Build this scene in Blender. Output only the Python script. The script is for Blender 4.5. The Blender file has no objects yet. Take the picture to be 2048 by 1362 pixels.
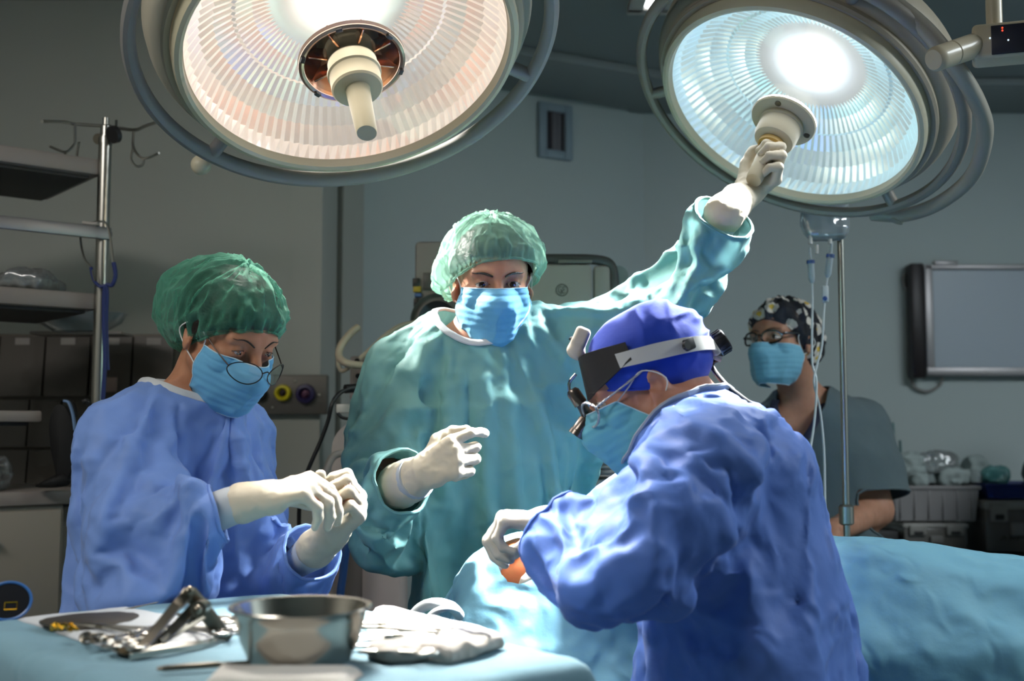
import bpy, bmesh, math, random
import numpy as np
from math import radians, sin, cos, pi
SC = bpy.context.scene
COL = SC.collection
# ------------------------------------------------------------------ camera, world, exposure
FPX = 2300.0; CAMZ = 1.35; TANP = 175.0/2300.0
PITCH = math.atan(TANP)
cam = bpy.data.cameras.new('camera'); camo = bpy.data.objects.new('camera', cam); COL.objects.link(camo)
cam.sensor_width = 36.0; cam.lens = FPX/2048*36.0
camo.location = (0, 0, CAMZ); camo.rotation_euler = (pi/2+PITCH, 0, 0)
cam.clip_start = 0.05
cam.dof.use_dof = True; cam.dof.focus_distance = 2.15; cam.dof.aperture_fstop = 3.2
SC.camera = camo
SC.view_settings.view_transform = 'Standard'; SC.view_settings.look = 'None'
SC.view_settings.gamma = 1.0; SC.view_settings.use_curve_mapping = False
SC.view_settings.exposure = 0.0
SC.cycles.use_denoising = True
SC.cycles.max_bounces = 8; SC.cycles.diffuse_bounces = 3; SC.cycles.glossy_bounces = 4
SC.cycles.transmission_bounces = 6; SC.cycles.transparent_max_bounces = 16
SC.cycles.caustics_reflective = False; SC.cycles.caustics_refractive = False
SC.cycles.sample_clamp_indirect = 4.0
wd = bpy.data.worlds.new('world'); SC.world = wd; wd.use_nodes = True
wd.node_tree.nodes['Background'].inputs[0].default_value = (0.62, 0.8, 1.0, 1)
wd.node_tree.nodes['Background'].inputs[1].default_value = 0.02
def W(u, v, Y):
    a = (u-1024.0)/FPX; b = -(v-681.0)/FPX
    dy = cos(PITCH)-b*sin(PITCH); dz = sin(PITCH)+b*cos(PITCH)
    return np.array([a/dy*Y, Y, CAMZ+dz/dy*Y])
def area_light(name, loc, aim, energy, sx, sy, color, spread=180):
    l = bpy.data.lights.new(name, 'AREA'); l.energy = energy; l.shape = 'RECTANGLE'; l.size = sx; l.size_y = sy; l.color = color
    l.spread = radians(spread)
    o = bpy.data.objects.new(name, l); COL.objects.link(o); o.location = loc
    from mathutils import Vector
    o.rotation_euler = (Vector(aim)-Vector(loc)).to_track_quat('-Z', 'Y').to_euler()
    return o
# light of the ceiling panels behind and beside the photographer (panels are built with the ceiling)
area_light('ceiling_panel_light', (-1.5, 0.7, 2.70), (-1.4, 1.0, 0), 30, 1.1, 0.55, (1.0, 0.95, 0.88))
area_light('ceiling_panel_light', (2.35, 1.9, 2.70), (2.2, 2.2, 0), 46, 1.1, 0.55, (0.86, 0.95, 1.0))
l = bpy.data.lights.new('ceiling_spot_light', 'SPOT'); l.energy = 1100; l.spot_size = radians(20); l.spot_blend = .7; l.shadow_soft_size = .05; l.color = (1.0, .97, .9)
o = bpy.data.objects.new('ceiling_spot_light', l); COL.objects.link(o); o.location = (-1.22, 3.0, 2.66)
from mathutils import Vector
o.rotation_euler = (Vector((-.09, 2.41, 1.72))-o.location).to_track_quat('-Z', 'Y').to_euler()
# ------------------------------------------------------------------ object helpers
ORI = {}
def tag(o, label=None, cat=None, group=None, kind=None):
    if label: o['label'] = label
    if cat: o['category'] = cat
    if group: o['group'] = group
    if kind: o['kind'] = kind
    return o
def thing(name, label, cat, loc, group=None):
    o = bpy.data.objects.new(name, None); COL.objects.link(o)
    o.empty_display_size = 0.05
    o.location = tuple(float(c) for c in loc); ORI[o.name] = np.array(loc, float)
    return tag(o, label, cat, group)
def mesh_np(name, V, F, smooth=True, angle=None):
    V = np.asarray(V, np.float32)
    me = bpy.data.meshes.new(name)
    if isinstance(F, np.ndarray):
        n, k = F.shape
        me.vertices.add(len(V)); me.vertices.foreach_set('co', V.ravel())
        me.loops.add(n*k); me.loops.foreach_set('vertex_index', F.astype(np.int32).ravel())
        me.polygons.add(n); me.polygons.foreach_set('loop_start', np.arange(0, n*k, k, dtype=np.int32))
        me.update(calc_edges=True); me.validate()
    else:
        me.from_pydata(V.tolist(), [], F); me.update()
    if smooth:
        me.polygons.foreach_set('use_smooth', np.ones(len(me.polygons), bool))
        if angle: me.set_sharp_from_angle(angle=radians(angle))
    return me
def mk(name, V, F, mat, parent=None, smooth=True, angle=None, **tg):
    V = np.asarray(V, float)
    if parent is not None: o0 = ORI[parent.name]
    else:
        o0 = 0.5*(V.min(0)+V.max(0)); o0[2] = V[:, 2].min()
    me = mesh_np(name, V-o0, F, smooth, angle)
    if mat is not None: me.materials.append(mat)
    o = bpy.data.objects.new(name, me); COL.objects.link(o)
    if parent is not None: o.parent = parent
    else: o.location = tuple(o0)
    ORI[o.name] = o0
    return tag(o, **tg)
def copy_tree(o, loc=None, rotz=None, parent=None):
    c = o.copy(); COL.objects.link(c); c.parent = parent
    ORI[c.name] = ORI[o.name].copy()
    if loc is not None: c.location = tuple(loc); ORI[c.name] = np.array(loc, float)
    if rotz is not None: c.rotation_euler = (0, 0, rotz)
    for ch in list(o.children): copy_tree(ch, parent=c)
    return c
def nrm(v): v = np.asarray(v, float); return v/np.linalg.norm(v)
def frame_from(z, hint=(0, 0, 1)):
    z = nrm(z); h = np.asarray(hint, float)
    if abs(np.dot(z, nrm(h))) > 0.98: h = np.array([1.0, 0, 0])
    x = nrm(np.cross(h, z)); y = np.cross(z, x)
    return np.stack([x, y, z], 1)       # columns
def rot(axis, ang):
    a = nrm(axis); K = np.array([[0, -a[2], a[1]], [a[2], 0, -a[0]], [-a[1], a[0], 0]])
    return np.eye(3)+sin(ang)*K+(1-cos(ang))*K@K
def rz(a): return rot((0, 0, 1), a)
def smooth_path(pts, n=8, closed=False):
    P = np.asarray(pts, float); m = len(P)
    if m < 3: return np.array([P[0]+(P[-1]-P[0])*t for t in np.linspace(0, 1, n+1)])
    out = []
    rng = range(m) if closed else range(m-1)
    for i in rng:
        if closed: p0, p1, p2, p3 = P[(i-1) % m], P[i], P[(i+1) % m], P[(i+2) % m]
        else: p0, p1, p2, p3 = P[max(i-1, 0)], P[i], P[i+1], P[min(i+2, m-1)]
        for t in np.arange(n)/n:
            out.append(0.5*((2*p1)+(-p0+p2)*t+(2*p0-5*p1+4*p2-p3)*t*t+(-p0+3*p1-3*p2+p3)*t**3))
    if not closed: out.append(P[-1])
    return np.array(out)
class MB:
    def __init__(s): s.V = []; s.F = []; s.n = 0
    def add(s, V, F):
        V = np.asarray(V, float)
        s.V.append(V); s.F += [[i+s.n for i in f] for f in F]; s.n += len(V); return s
    def box(s, c, size, R=None, bev=0.0, seg=2):
        hx, hy, hz = [d/2 for d in size]; R = np.eye(3) if R is None else R
        if bev > 0:
            bm = bmesh.new(); bmesh.ops.create_cube(bm, size=1)
            for v in bm.verts: v.co = (v.co.x*size[0], v.co.y*size[1], v.co.z*size[2])
            bmesh.ops.bevel(bm, geom=list(bm.edges), offset=min(bev, 0.49*min(size)), segments=seg, profile=0.5, affect='EDGES')
            bm.verts.index_update()
            V = np.array([v.co[:] for v in bm.verts]); F = [[v.index for v in f.verts] for f in bm.faces]; bm.free()
        else:
            V = np.array([[x, y, z] for x in (-hx, hx) for y in (-hy, hy) for z in (-hz, hz)])
            F = [[0, 1, 3, 2], [4, 6, 7, 5], [0, 4, 5, 1], [2, 3, 7, 6], [0, 2, 6, 4], [1, 5, 7, 3]]
        return s.add(V@R.T+np.asarray(c, float), F)
    def rings(s, R, close_u=True, cap0=False, cap1=False):
        m = len(R); k = len(R[0]); V = np.concatenate(R); F = []
        for i in range(m-1):
            for j in range(k if close_u else k-1):
                a = i*k+j; b = i*k+(j+1) % k
                F.append([a, b, b+k, a+k])
        if cap0: F.append(list(range(k))[::-1])
        if cap1: F.append([(m-1)*k+j for j in range(k)])
        return s.add(V, F)
    def tube(s, pts, r, n=10, sub=6, closed=False, caps=True, flat=None):
        P = smooth_path(pts, sub, closed) if sub else np.asarray(pts, float)
        m = len(P)
        if np.isscalar(r): rr = np.full(m, float(r))
        else: rr = np.interp(np.linspace(0, 1, m), np.linspace(0, 1, len(r)), r)
        T = np.gradient(P, axis=0)
        if closed: T = np.roll(P, -1, 0)-np.roll(P, 1, 0)
        T /= np.linalg.norm(T, axis=1)[:, None]+1e-12
        x = frame_from(T[0])[:, 0]; R = []
        a = np.linspace(0, 2*pi, n, endpoint=False)
        for i in range(m):
            x = x-T[i]*np.dot(x, T[i]); x = nrm(x); y = np.cross(T[i], x)
            fx, fy = (1, 1) if flat is None else flat
            R.append(P[i]+rr[i]*(np.cos(a)[:, None]*x*fx+np.sin(a)[:, None]*y*fy))
        if closed: R.append(R[0])
        return s.rings(R, True, caps and not closed, caps and not closed)
    def cyl(s, a, b, r0, r1=None, n=24, caps=True):
        r1 = r0 if r1 is None else r1; a = np.asarray(a, float); b = np.asarray(b, float)
        M = frame_from(b-a); t = np.linspace(0, 2*pi, n, endpoint=False)
        ring = np.cos(t)[:, None]*M[:, 0]+np.sin(t)[:, None]*M[:, 1]
        return s.rings([a+ring*r0, b+ring*r1], True, caps, caps)
    def lathe(s, prof, o, M=None, n=48, cap0=False, cap1=False):
        M = np.eye(3) if M is None else M
        t = np.linspace(0, 2*pi, n, endpoint=False)
        R = [np.asarray(o, float)+(np.stack([np.cos(t)*r, np.sin(t)*r, np.full(n, z)], 1))@M.T for r, z in prof]
        return s.rings(R, True, cap0, cap1)
    def sphere(s, c, r, n=16, m=10, R=None):
        r = np.full(3, r) if np.isscalar(r) else np.asarray(r); R = np.eye(3) if R is None else R
        rings = []
        t = np.linspace(0, 2*pi, n, endpoint=False)
        for i in range(m+1):
            th = pi*(0.001+0.998*i/m)
            q = np.stack([np.cos(t)*sin(th), np.sin(t)*sin(th), np.full(n, -cos(th))], 1)*r
            rings.append(q@R.T+np.asarray(c, float))
        return s.rings(rings, True, True, True)
    def prism(s, poly, z0, z1, o=(0, 0, 0), M=None):
        M = np.eye(3) if M is None else M; P = np.asarray(poly, float); k = len(P)
        A = np.concatenate([np.c_[P, np.full(k, z0)], np.c_[P, np.full(k, z1)]])
        F = [[i, (i+1) % k, k+(i+1) % k, k+i] for i in range(k)]+[list(range(k))[::-1], [k+i for i in range(k)]]
        return s.add(A@M.T+np.asarray(o, float), F)
    def build(s, name, mat, parent=None, smooth=True, angle=35, **tg):
        return mk(name, np.concatenate(s.V), s.F, mat, parent, smooth, angle, **tg)
def grid_mesh(P):
    """P (m,n,3) -> verts, faces"""
    m, n, _ = P.shape; I = np.arange(m*n).reshape(m, n)
    F = np.stack([I[:-1, :-1], I[1:, :-1], I[1:, 1:], I[:-1, 1:]], -1).reshape(-1, 4)
    return P.reshape(-1, 3), F
# ------------------------------------------------------------------ numpy noise
def _hash(i, j, k, seed):
    h = (i*374761393+j*668265263+k*2147483647+seed*1274126177) & 0xFFFFFFFF
    h = ((h ^ (h >> 13))*1274126177) & 0xFFFFFFFF
    h = (h ^ (h >> 16))
    return (h & 0xFFFF).astype(np.float32)/32767.5-1.0
def vnoise(P, seed=0):
    P = np.asarray(P); i0 = np.floor(P).astype(np.int64); f = (P-i0); f = f*f*f*(f*(f*6-15)+10)
    r = 0
    for a in (0, 1):
        wx = f[:, 0] if a else 1-f[:, 0]
        for b in (0, 1):
            wy = f[:, 1] if b else 1-f[:, 1]
            for c in (0, 1):
                wz = f[:, 2] if c else 1-f[:, 2]
                r = r+wx*wy*wz*_hash(i0[:, 0]+a, i0[:, 1]+b, i0[:, 2]+c, seed)
    return r
def fbm(P, oct=3, seed=0):
    r = 0; a = 1.0
    for o in range(oct): r = r+a*vnoise(P*2**o+13.7*o, seed+o*17); a *= 0.5
    return r
def ridge(P, seed=0, w=0.35):
    """crisp creases: sharp ridges on a softly warped field"""
    q = P+w*np.stack([vnoise(P*0.8+3.1, seed+1), vnoise(P*0.8+7.7, seed+2), vnoise(P*0.8+11.3, seed+3)], 1)
    return 1-2*np.abs(vnoise(q, seed))
# ------------------------------------------------------------------ signed distance modelling
def smin(a, b, k):
    if k <= 0: return np.minimum(a, b)
    h = np.clip(0.5+0.5*(b-a)/k, 0, 1); return b+(a-b)*h-k*h*(1-h)
def smax(a, b, k): return -smin(-a, -b, k)
def scap(P, a, b, ra, rb=None):
    rb = ra if rb is None else rb
    a = np.asarray(a, np.float32); b = np.asarray(b, np.float32); ba = b-a; pa = P-a
    t = np.clip(pa@ba/max(float(ba@ba), 1e-12), 0, 1)
    return np.linalg.norm(pa-t[:, None]*ba, axis=1)-(ra+(rb-ra)*t)
def sell(P, c, r, R=None):
    q = P-np.asarray(c, np.float32)
    if R is not None: q = q@np.asarray(R, np.float32)
    r = np.asarray(r, np.float32)
    k0 = np.linalg.norm(q/r, axis=1); k1 = np.linalg.norm(q/(r*r), axis=1)+1e-9
    return k0*(k0-1)/k1
def ssph(P, c, r): return np.linalg.norm(P-np.asarray(c, np.float32), axis=1)-r
def sbox(P, c, h, R=None, rnd=0.0):
    q = P-np.asarray(c, np.float32)
    if R is not None: q = q@np.asarray(R, np.float32)
    q = np.abs(q)-(np.asarray(h, np.float32)-rnd)
    return np.linalg.norm(np.maximum(q, 0), axis=1)+np.minimum(q.max(1), 0)-rnd
def schain(P, pts, rad, k=0.0):
    d = None
    for i in range(len(pts)-1):
        e = scap(P, pts[i], pts[i+1], rad[i], rad[i+1]); d = e if d is None else smin(d, e, k)
    return d
def surface_nets(D, xs, ys, zs):
    S = D < 0; nx, ny, nz = D.shape
    c = np.zeros((nx-1, ny-1, nz-1), np.uint8)
    for i in (0, 1):
        for j in (0, 1):
            for k in (0, 1): c += S[i:nx-1+i, j:ny-1+j, k:nz-1+k]
    act = (c > 0) & (c < 8)
    I, J, K = np.nonzero(act); n = len(I)
    acc = np.zeros((n, 3)); cnt = np.zeros(n)
    cs = [(i, j, k) for i in (0, 1) for j in (0, 1) for k in (0, 1)]
    for A in cs:
        for ax in range(3):
            if A[ax]: continue
            B = list(A); B[ax] = 1
            da = D[I+A[0], J+A[1], K+A[2]]; db = D[I+B[0], J+B[1], K+B[2]]
            m = (da < 0) != (db < 0)
            t = np.where(m, da/np.where(m, da-db, 1), 0)
            p = np.array(A, float)+t[:, None]*np.eye(3)[ax]
            acc[m] += p[m]; cnt[m] += 1
    pos = acc/cnt[:, None]
    def lerp(ax, ii, t): return ax[ii]+(ax[ii+1]-ax[ii])*t
    V = np.stack([lerp(xs, I, pos[:, 0]), lerp(ys, J, pos[:, 1]), lerp(zs, K, pos[:, 2])], 1)
    vid = np.full(act.shape, -1, np.int64); vid[act] = np.arange(n)
    Q = []
    for ax in range(3):
        sl0 = [slice(1, -1)]*3; sl1 = [slice(1, -1)]*3
        sl0[ax] = slice(0, -1); sl1[ax] = slice(1, None)
        a = S[tuple(sl0)]; b = S[tuple(sl1)]
        o1, o2 = [(1, 2), (2, 0), (0, 1)][ax]
        ii = np.nonzero(a != b); fl = a[ii]
        base = [ii[0].copy(), ii[1].copy(), ii[2].copy()]
        for o in (o1, o2): base[o] = base[o]+1
        def cell(d1, d2):
            q = [base[0].copy(), base[1].copy(), base[2].copy()]; q[o1] = q[o1]-d1; q[o2] = q[o2]-d2
            return vid[q[0], q[1], q[2]]
        q = np.stack([cell(1, 1), cell(0, 1), cell(0, 0), cell(1, 0)], 1)
        q[~fl] = q[~fl][:, ::-1]
        Q.append(q)
    return V, np.concatenate(Q)
def axis_of(lo, hi, h, fine=()):
    """grid coordinates; fine = [(a, b, h2)] makes bands of a finer step"""
    out = [lo]; x = lo
    while x < hi:
        st = h
        for a, b, h2 in fine:
            if a <= x < b: st = min(st, h2)
            elif x < a < x+st: st = min(st, max(a-x, h2))
        x += st; out.append(x)
    return np.array(out)
def sdf_mesh(f, lo, hi, h, fine=((), (), ())):
    xs, ys, zs = [axis_of(lo[i], hi[i], h, fine[i]) for i in range(3)]
    nx, ny, nz = len(xs), len(ys), len(zs)
    B = 6
    cx = xs[np.minimum(np.arange(0, nx+B, B), nx-1)]; cy = ys[np.minimum(np.arange(0, ny+B, B), ny-1)]; cz = zs[np.minimum(np.arange(0, nz+B, B), nz-1)]
    mx, my, mz = [0.5*(c[:-1]+c[1:]) for c in (cx, cy, cz)]
    G = np.stack(np.meshgrid(mx, my, mz, indexing='ij'), -1).reshape(-1, 3).astype(np.float32)
    dc = f(G).reshape(len(mx), len(my), len(mz))
    half = 0.5*np.sqrt(np.diff(cx)[:, None, None]**2+np.diff(cy)[None, :, None]**2+np.diff(cz)[None, None, :]**2)
    act = np.abs(dc) < half*1.35+h
    rep = lambda a: np.repeat(np.repeat(np.repeat(a, B, 0), B, 1), B, 2)[:nx, :ny, :nz]
    D = rep(dc).astype(np.float32); A = rep(act)
    I, J, K = np.nonzero(A)
    P = np.stack([xs[I], ys[J], zs[K]], 1).astype(np.float32)
    out = np.empty(len(P), np.float32)
    for s in range(0, len(P), 400000): out[s:s+400000] = f(P[s:s+400000])
    D[I, J, K] = out
    return surface_nets(D, xs, ys, zs)
def normals_of(V, F):
    V = np.asarray(V); n = np.cross(V[F[:, 2]]-V[F[:, 0]], V[F[:, 3]]-V[F[:, 1]])
    N = np.zeros_like(V)
    for k in range(4): np.add.at(N, F[:, k], n)
    return N/(np.linalg.norm(N, axis=1)[:, None]+1e-12)
def relax(V, F, it=1, w=0.5):
    V = np.asarray(V).copy()
    for _ in range(it):
        S = np.zeros_like(V); c = np.zeros(len(V))
        for k in range(4):
            a = F[:, k]; b = F[:, (k+1) % 4]
            np.add.at(S, a, V[b]); np.add.at(c, a, 1); np.add.at(S, b, V[a]); np.add.at(c, b, 1)
        V = V*(1-w)+w*S/c[:, None]
    return V
def seg_dist(P, pts):
    """distance to a polyline and the parameter along it"""
    best = np.full(len(P), 1e9); tt = np.zeros(len(P)); n = len(pts)-1
    for i in range(n):
        a = np.asarray(pts[i]); ba = np.asarray(pts[i+1])-a; pa = P-a
        t = np.clip(pa@ba/float(ba@ba), 0, 1); d = np.linalg.norm(pa-t[:, None]*ba, axis=1)
        m = d < best; best[m] = d[m]; tt[m] = (i+t[m])/n
    return best, tt
def folds(V, N, lines):
    """lines: (pts, width, amp[, sharp]); adds ridges (amp>0) or valleys along 3-D polylines, fading at the ends"""
    out = np.zeros(len(V))
    for L in lines:
        pts, w, a = L[:3]; sharp = len(L) > 3 and L[3]
        d, t = seg_dist(V, smooth_path(pts, 5))
        e = np.clip(np.minimum(t, 1-t)*5, 0, 1)
        g = np.exp(-d/w*1.4) if sharp else np.exp(-(d/w)**2)
        out += a*g*e
    return out
# ------------------------------------------------------------------ materials
def lin(c):
    if isinstance(c, str): c = [int(c[i:i+2], 16)/255 for i in (0, 2, 4)]
    return tuple(x/12.92 if x <= 0.04045 else ((x+0.055)/1.055)**2.4 for x in c)+(1.0,)
MATS = {}
def pm(name, col, rough=0.5, metal=0.0, bump=None, var=None, sheen=0, sss=0, sssr=(0.01, 0.004, 0.002), emit=None, estr=0, coat=0, spec=0.5, trans=0, ior=1.45, alpha=1, aniso=0):
    if name in MATS: return MATS[name]
    m = bpy.data.materials.new(name); m.use_nodes = True; nt = m.node_tree; b = nt.nodes['Principled BSDF']
    b.inputs['Base Color'].default_value = lin(col); b.inputs['Roughness'].default_value = rough; b.inputs['Metallic'].default_value = metal
    b.inputs['Specular IOR Level'].default_value = spec; b.inputs['IOR'].default_value = ior
    if sheen: b.inputs['Sheen Weight'].default_value = sheen
    if sss:
        b.inputs['Subsurface Weight'].default_value = sss; b.inputs['Subsurface Radius'].default_value = sssr; b.inputs['Subsurface Scale'].default_value = 1.0
    if emit: b.inputs['Emission Color'].default_value = lin(emit); b.inputs['Emission Strength'].default_value = estr
    if coat: b.inputs['Coat Weight'].default_value = coat
    if trans: b.inputs['Transmission Weight'].default_value = trans
    if alpha < 1: b.inputs['Alpha'].default_value = alpha
    tc = None
    if bump or var:
        tc = nt.nodes.new('ShaderNodeTexCoord')
    if var:                        # (scale, second colour, amount)
        n = nt.nodes.new('ShaderNodeTexNoise'); n.inputs['Scale'].default_value = var[0]; n.inputs['Detail'].default_value = 5
        nt.links.new(tc.outputs['Object'], n.inputs['Vector'])
        r = nt.nodes.new('ShaderNodeValToRGB'); r.color_ramp.elements[0].position = 0.35; r.color_ramp.elements[1].position = 0.7
        r.color_ramp.elements[0].color = lin(col); r.color_ramp.elements[1].color = lin(var[1])
        nt.links.new(n.outputs['Fac'], r.inputs['Fac']); nt.links.new(r.outputs['Color'], b.inputs['Base Color'])
    if bump:                       # list of (scale, strength, distance)
        prev = None
        for sc_, st, di in (bump if isinstance(bump, list) else [bump]):
            n = nt.nodes.new('ShaderNodeTexNoise'); n.inputs['Scale'].default_value = sc_; n.inputs['Detail'].default_value = 3
            nt.links.new(tc.outputs['Object'], n.inputs['Vector'])
            u = nt.nodes.new('ShaderNodeBump'); u.inputs['Strength'].default_value = st; u.inputs['Distance'].default_value = di
            nt.links.new(n.outputs['Fac'], u.inputs['Height'])
            if prev is not None: nt.links.new(prev.outputs['Normal'], u.inputs['Normal'])
            prev = u
        nt.links.new(prev.outputs['Normal'], b.inputs['Normal'])
    MATS[name] = m; return m
def fabric(name, col, transl=0.15, rough=0.75, clear=0.0, fine=900, sheen=0.15, spec=0.3, crumple=0.0):
    """thin non-woven cloth: diffuse with some light coming through, optionally see-through"""
    if name in MATS: return MATS[name]
    m = pm(name, col, rough, sheen=sheen, spec=spec, bump=[(fine, 0.12, 0.0006), (60, 0.2, 0.003)])
    nt = m.node_tree; b = nt.nodes['Principled BSDF']; out = nt.nodes['Material Output']
    if crumple:                    # creases pressed into the cloth
        tc = [n for n in nt.nodes if n.type == 'TEX_COORD'][0]; prev = b.inputs['Normal'].links[0].from_socket
        for sc_, st, di in ((7, .6, .05), (17, .5, .022)):
            n = nt.nodes.new('ShaderNodeTexNoise'); n.noise_type = 'RIDGED_MULTIFRACTAL'; n.inputs['Scale'].default_value = sc_; n.inputs['Detail'].default_value = 1.5; n.inputs['Distortion'].default_value = .6
            nt.links.new(tc.outputs['Object'], n.inputs['Vector'])
            u = nt.nodes.new('ShaderNodeBump'); u.inputs['Strength'].default_value = st*crumple; u.inputs['Distance'].default_value = di
            nt.links.new(n.outputs['Fac'], u.inputs['Height']); nt.links.new(prev, u.inputs['Normal']); prev = u.outputs['Normal']
        nt.links.new(prev, b.inputs['Normal'])
    t = nt.nodes.new('ShaderNodeBsdfTranslucent'); t.inputs['Color'].default_value = lin(col)
    mx = nt.nodes.new('ShaderNodeMixShader'); mx.inputs[0].default_value = transl
    nt.links.new(b.outputs[0], mx.inputs[1]); nt.links.new(t.outputs[0], mx.inputs[2])
    last = mx
    if clear:
        tr = nt.nodes.new('ShaderNodeBsdfTransparent'); m2 = nt.nodes.new('ShaderNodeMixShader')
        lw = nt.nodes.new('ShaderNodeLayerWeight'); lw.inputs['Blend'].default_value = 0.35
        mr = nt.nodes.new('ShaderNodeMapRange'); mr.inputs['To Min'].default_value = clear; mr.inputs['To Max'].default_value = 0.02
        nt.links.new(lw.outputs['Facing'], mr.inputs['Value']); nt.links.new(mr.outputs[0], m2.inputs[0])
        nt.links.new(mx.outputs[0], m2.inputs[1]); nt.links.new(tr.outputs[0], m2.inputs[2]); last = m2
    nt.links.new(last.outputs[0], out.inputs['Surface'])
    return m
def glassy(name, col=(1, 1, 1), refl=0.08, rough=0.02, tint=None):
    """thin clear pane or film: transparent with a fresnel reflection"""
    if name in MATS: return MATS[name]
    m = bpy.data.materials.new(name); m.use_nodes = True; nt = m.node_tree; nt.nodes.clear()
    out = nt.nodes.new('ShaderNodeOutputMaterial'); t = nt.nodes.new('ShaderNodeBsdfTransparent'); g = nt.nodes.new('ShaderNodeBsdfGlossy')
    t.inputs[0].default_value = lin(tint or col); g.inputs['Roughness'].default_value = rough
    lw = nt.nodes.new('ShaderNodeLayerWeight'); lw.inputs['Blend'].default_value = 0.25
    mr = nt.nodes.new('ShaderNodeMapRange'); mr.inputs['To Min'].default_value = refl; mr.inputs['To Max'].default_value = min(1, refl*6)
    mx = nt.nodes.new('ShaderNodeMixShader')
    nt.links.new(lw.outputs['Fresnel'], mr.inputs['Value']); nt.links.new(mr.outputs[0], mx.inputs[0])
    nt.links.new(t.outputs[0], mx.inputs[1]); nt.links.new(g.outputs[0], mx.inputs[2]); nt.links.new(mx.outputs[0], out.inputs[0])
    MATS[name] = m; return m
def filmy(name, col='e4e8e8', white=.22, gloss=.22, rough=.15):
    """crumpled clear plastic film: mostly see-through with a milky share and bright glints"""
    m = glassy(name, refl=gloss, rough=rough, tint=col); nt = m.node_tree; out = [n for n in nt.nodes if n.type == 'OUTPUT_MATERIAL'][0]
    last = out.inputs[0].links[0].from_socket; d = nt.nodes.new('ShaderNodeBsdfDiffuse'); d.inputs[0].default_value = lin(col)
    x = nt.nodes.new('ShaderNodeMixShader'); x.inputs[0].default_value = white
    nt.links.new(last, x.inputs[1]); nt.links.new(d.outputs[0], x.inputs[2]); nt.links.new(x.outputs[0], out.inputs[0])
    return m
STEEL = pm('brushed_steel', 'b9b6ae', 0.28, 1.0)
STEEL_D = pm('dark_steel', '7d766a', 0.33, 1.0)
CHROME = pm('chrome', 'd8d8d8', 0.12, 1.0)
CREAM = pm('cream_enamel', 'd8cfb4', 0.4, coat=0.2)
WARMGREY = pm('warm_grey_enamel', '8f8d86', 0.4)
WHITEPL = pm('white_plastic', 'cfc9c2', 0.45)
GREYPL = pm('grey_plastic', '8d8a86', 0.5)
BLACKPL = pm('black_plastic', '131214', 0.45)
DARKPL = pm('dark_plastic', '2b2a2b', 0.5)
# ------------------------------------------------------------------ the room
WALL = pm('wall_paint', 'c3cecd', 0.75, bump=(140, 0.05, 0.001), var=(1.2, 'bcc9c9', 1))
WALLW = pm('wall_warm_light', 'b5b6ae', 0.75, bump=(140, 0.05, 0.001), var=(1.2, 'b0b1aa', 1))  # same wall; the left side's warmer, dimmer light is put into the colour
CEIL = pm('ceiling_paint', '8f9696', 0.8)
FLOOR = pm('vinyl_floor', '6f7d80', 0.35, var=(30, '66757a', 1))
ZC = 2.74
def wall(name, p, q, mat=None, t=0.08):
    p = np.array(p, float); q = np.array(q, float); d = nrm(np.append(q-p, 0)); n = np.array([-d[1], d[0], 0])
    L = np.linalg.norm(q-p); c = np.append((p+q)/2, ZC/2)+n*t/2
    MB().box(c, (L, t, ZC), np.stack([d, n, [0, 0, 1]], 1)).build(name, mat or WALL, smooth=False, kind='structure')
XL, XR, YB, YF = -2.7, 3.1, -1.7, 4.9
cx0 = -0.609
pa = W(683, 700, 4.16)[:2]; pb = W(725, 700, 4.26)[:2]
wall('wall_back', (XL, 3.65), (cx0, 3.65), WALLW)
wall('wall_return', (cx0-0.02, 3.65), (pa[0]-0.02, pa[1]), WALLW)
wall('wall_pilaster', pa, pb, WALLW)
wall('wall_diagonal', pb, (0.567, YF))
wall('wall_back_right', (0.567, YF), (XR, YF))
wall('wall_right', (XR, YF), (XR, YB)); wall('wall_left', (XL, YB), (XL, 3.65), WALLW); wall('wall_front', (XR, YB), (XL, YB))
MB().box(((XL+XR)/2, (YB+YF)/2, -0.05), (XR-XL+.3, YF-YB+.3, 0.1)).build('floor', FLOOR, smooth=False, kind='structure')
MB().box(((XL+XR)/2, (YB+YF)/2, ZC+0.05), (XR-XL+.3, YF-YB+.3, 0.1)).build('ceiling', CEIL, smooth=False, kind='structure')
# shallow dropped border of the ceiling along the far walls
def cornice(name, p, q, w=0.42, h=0.035):
    p = np.array(p, float); q = np.array(q, float); d = nrm(np.append(q-p, 0)); n = np.array([d[1], -d[0], 0])
    c = np.append((p+q)/2, ZC-h/2)+n*w/2
    MB().box(c, (np.linalg.norm(q-p), w, h), np.stack([d, -n, [0, 0, 1]], 1), bev=0.008).build(name, CEIL, kind='structure')
cornice('trim_1', pb, (0.567+0.1, YF)); cornice('trim_2', (0.5, YF), (XR, YF), h=.031)
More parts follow.
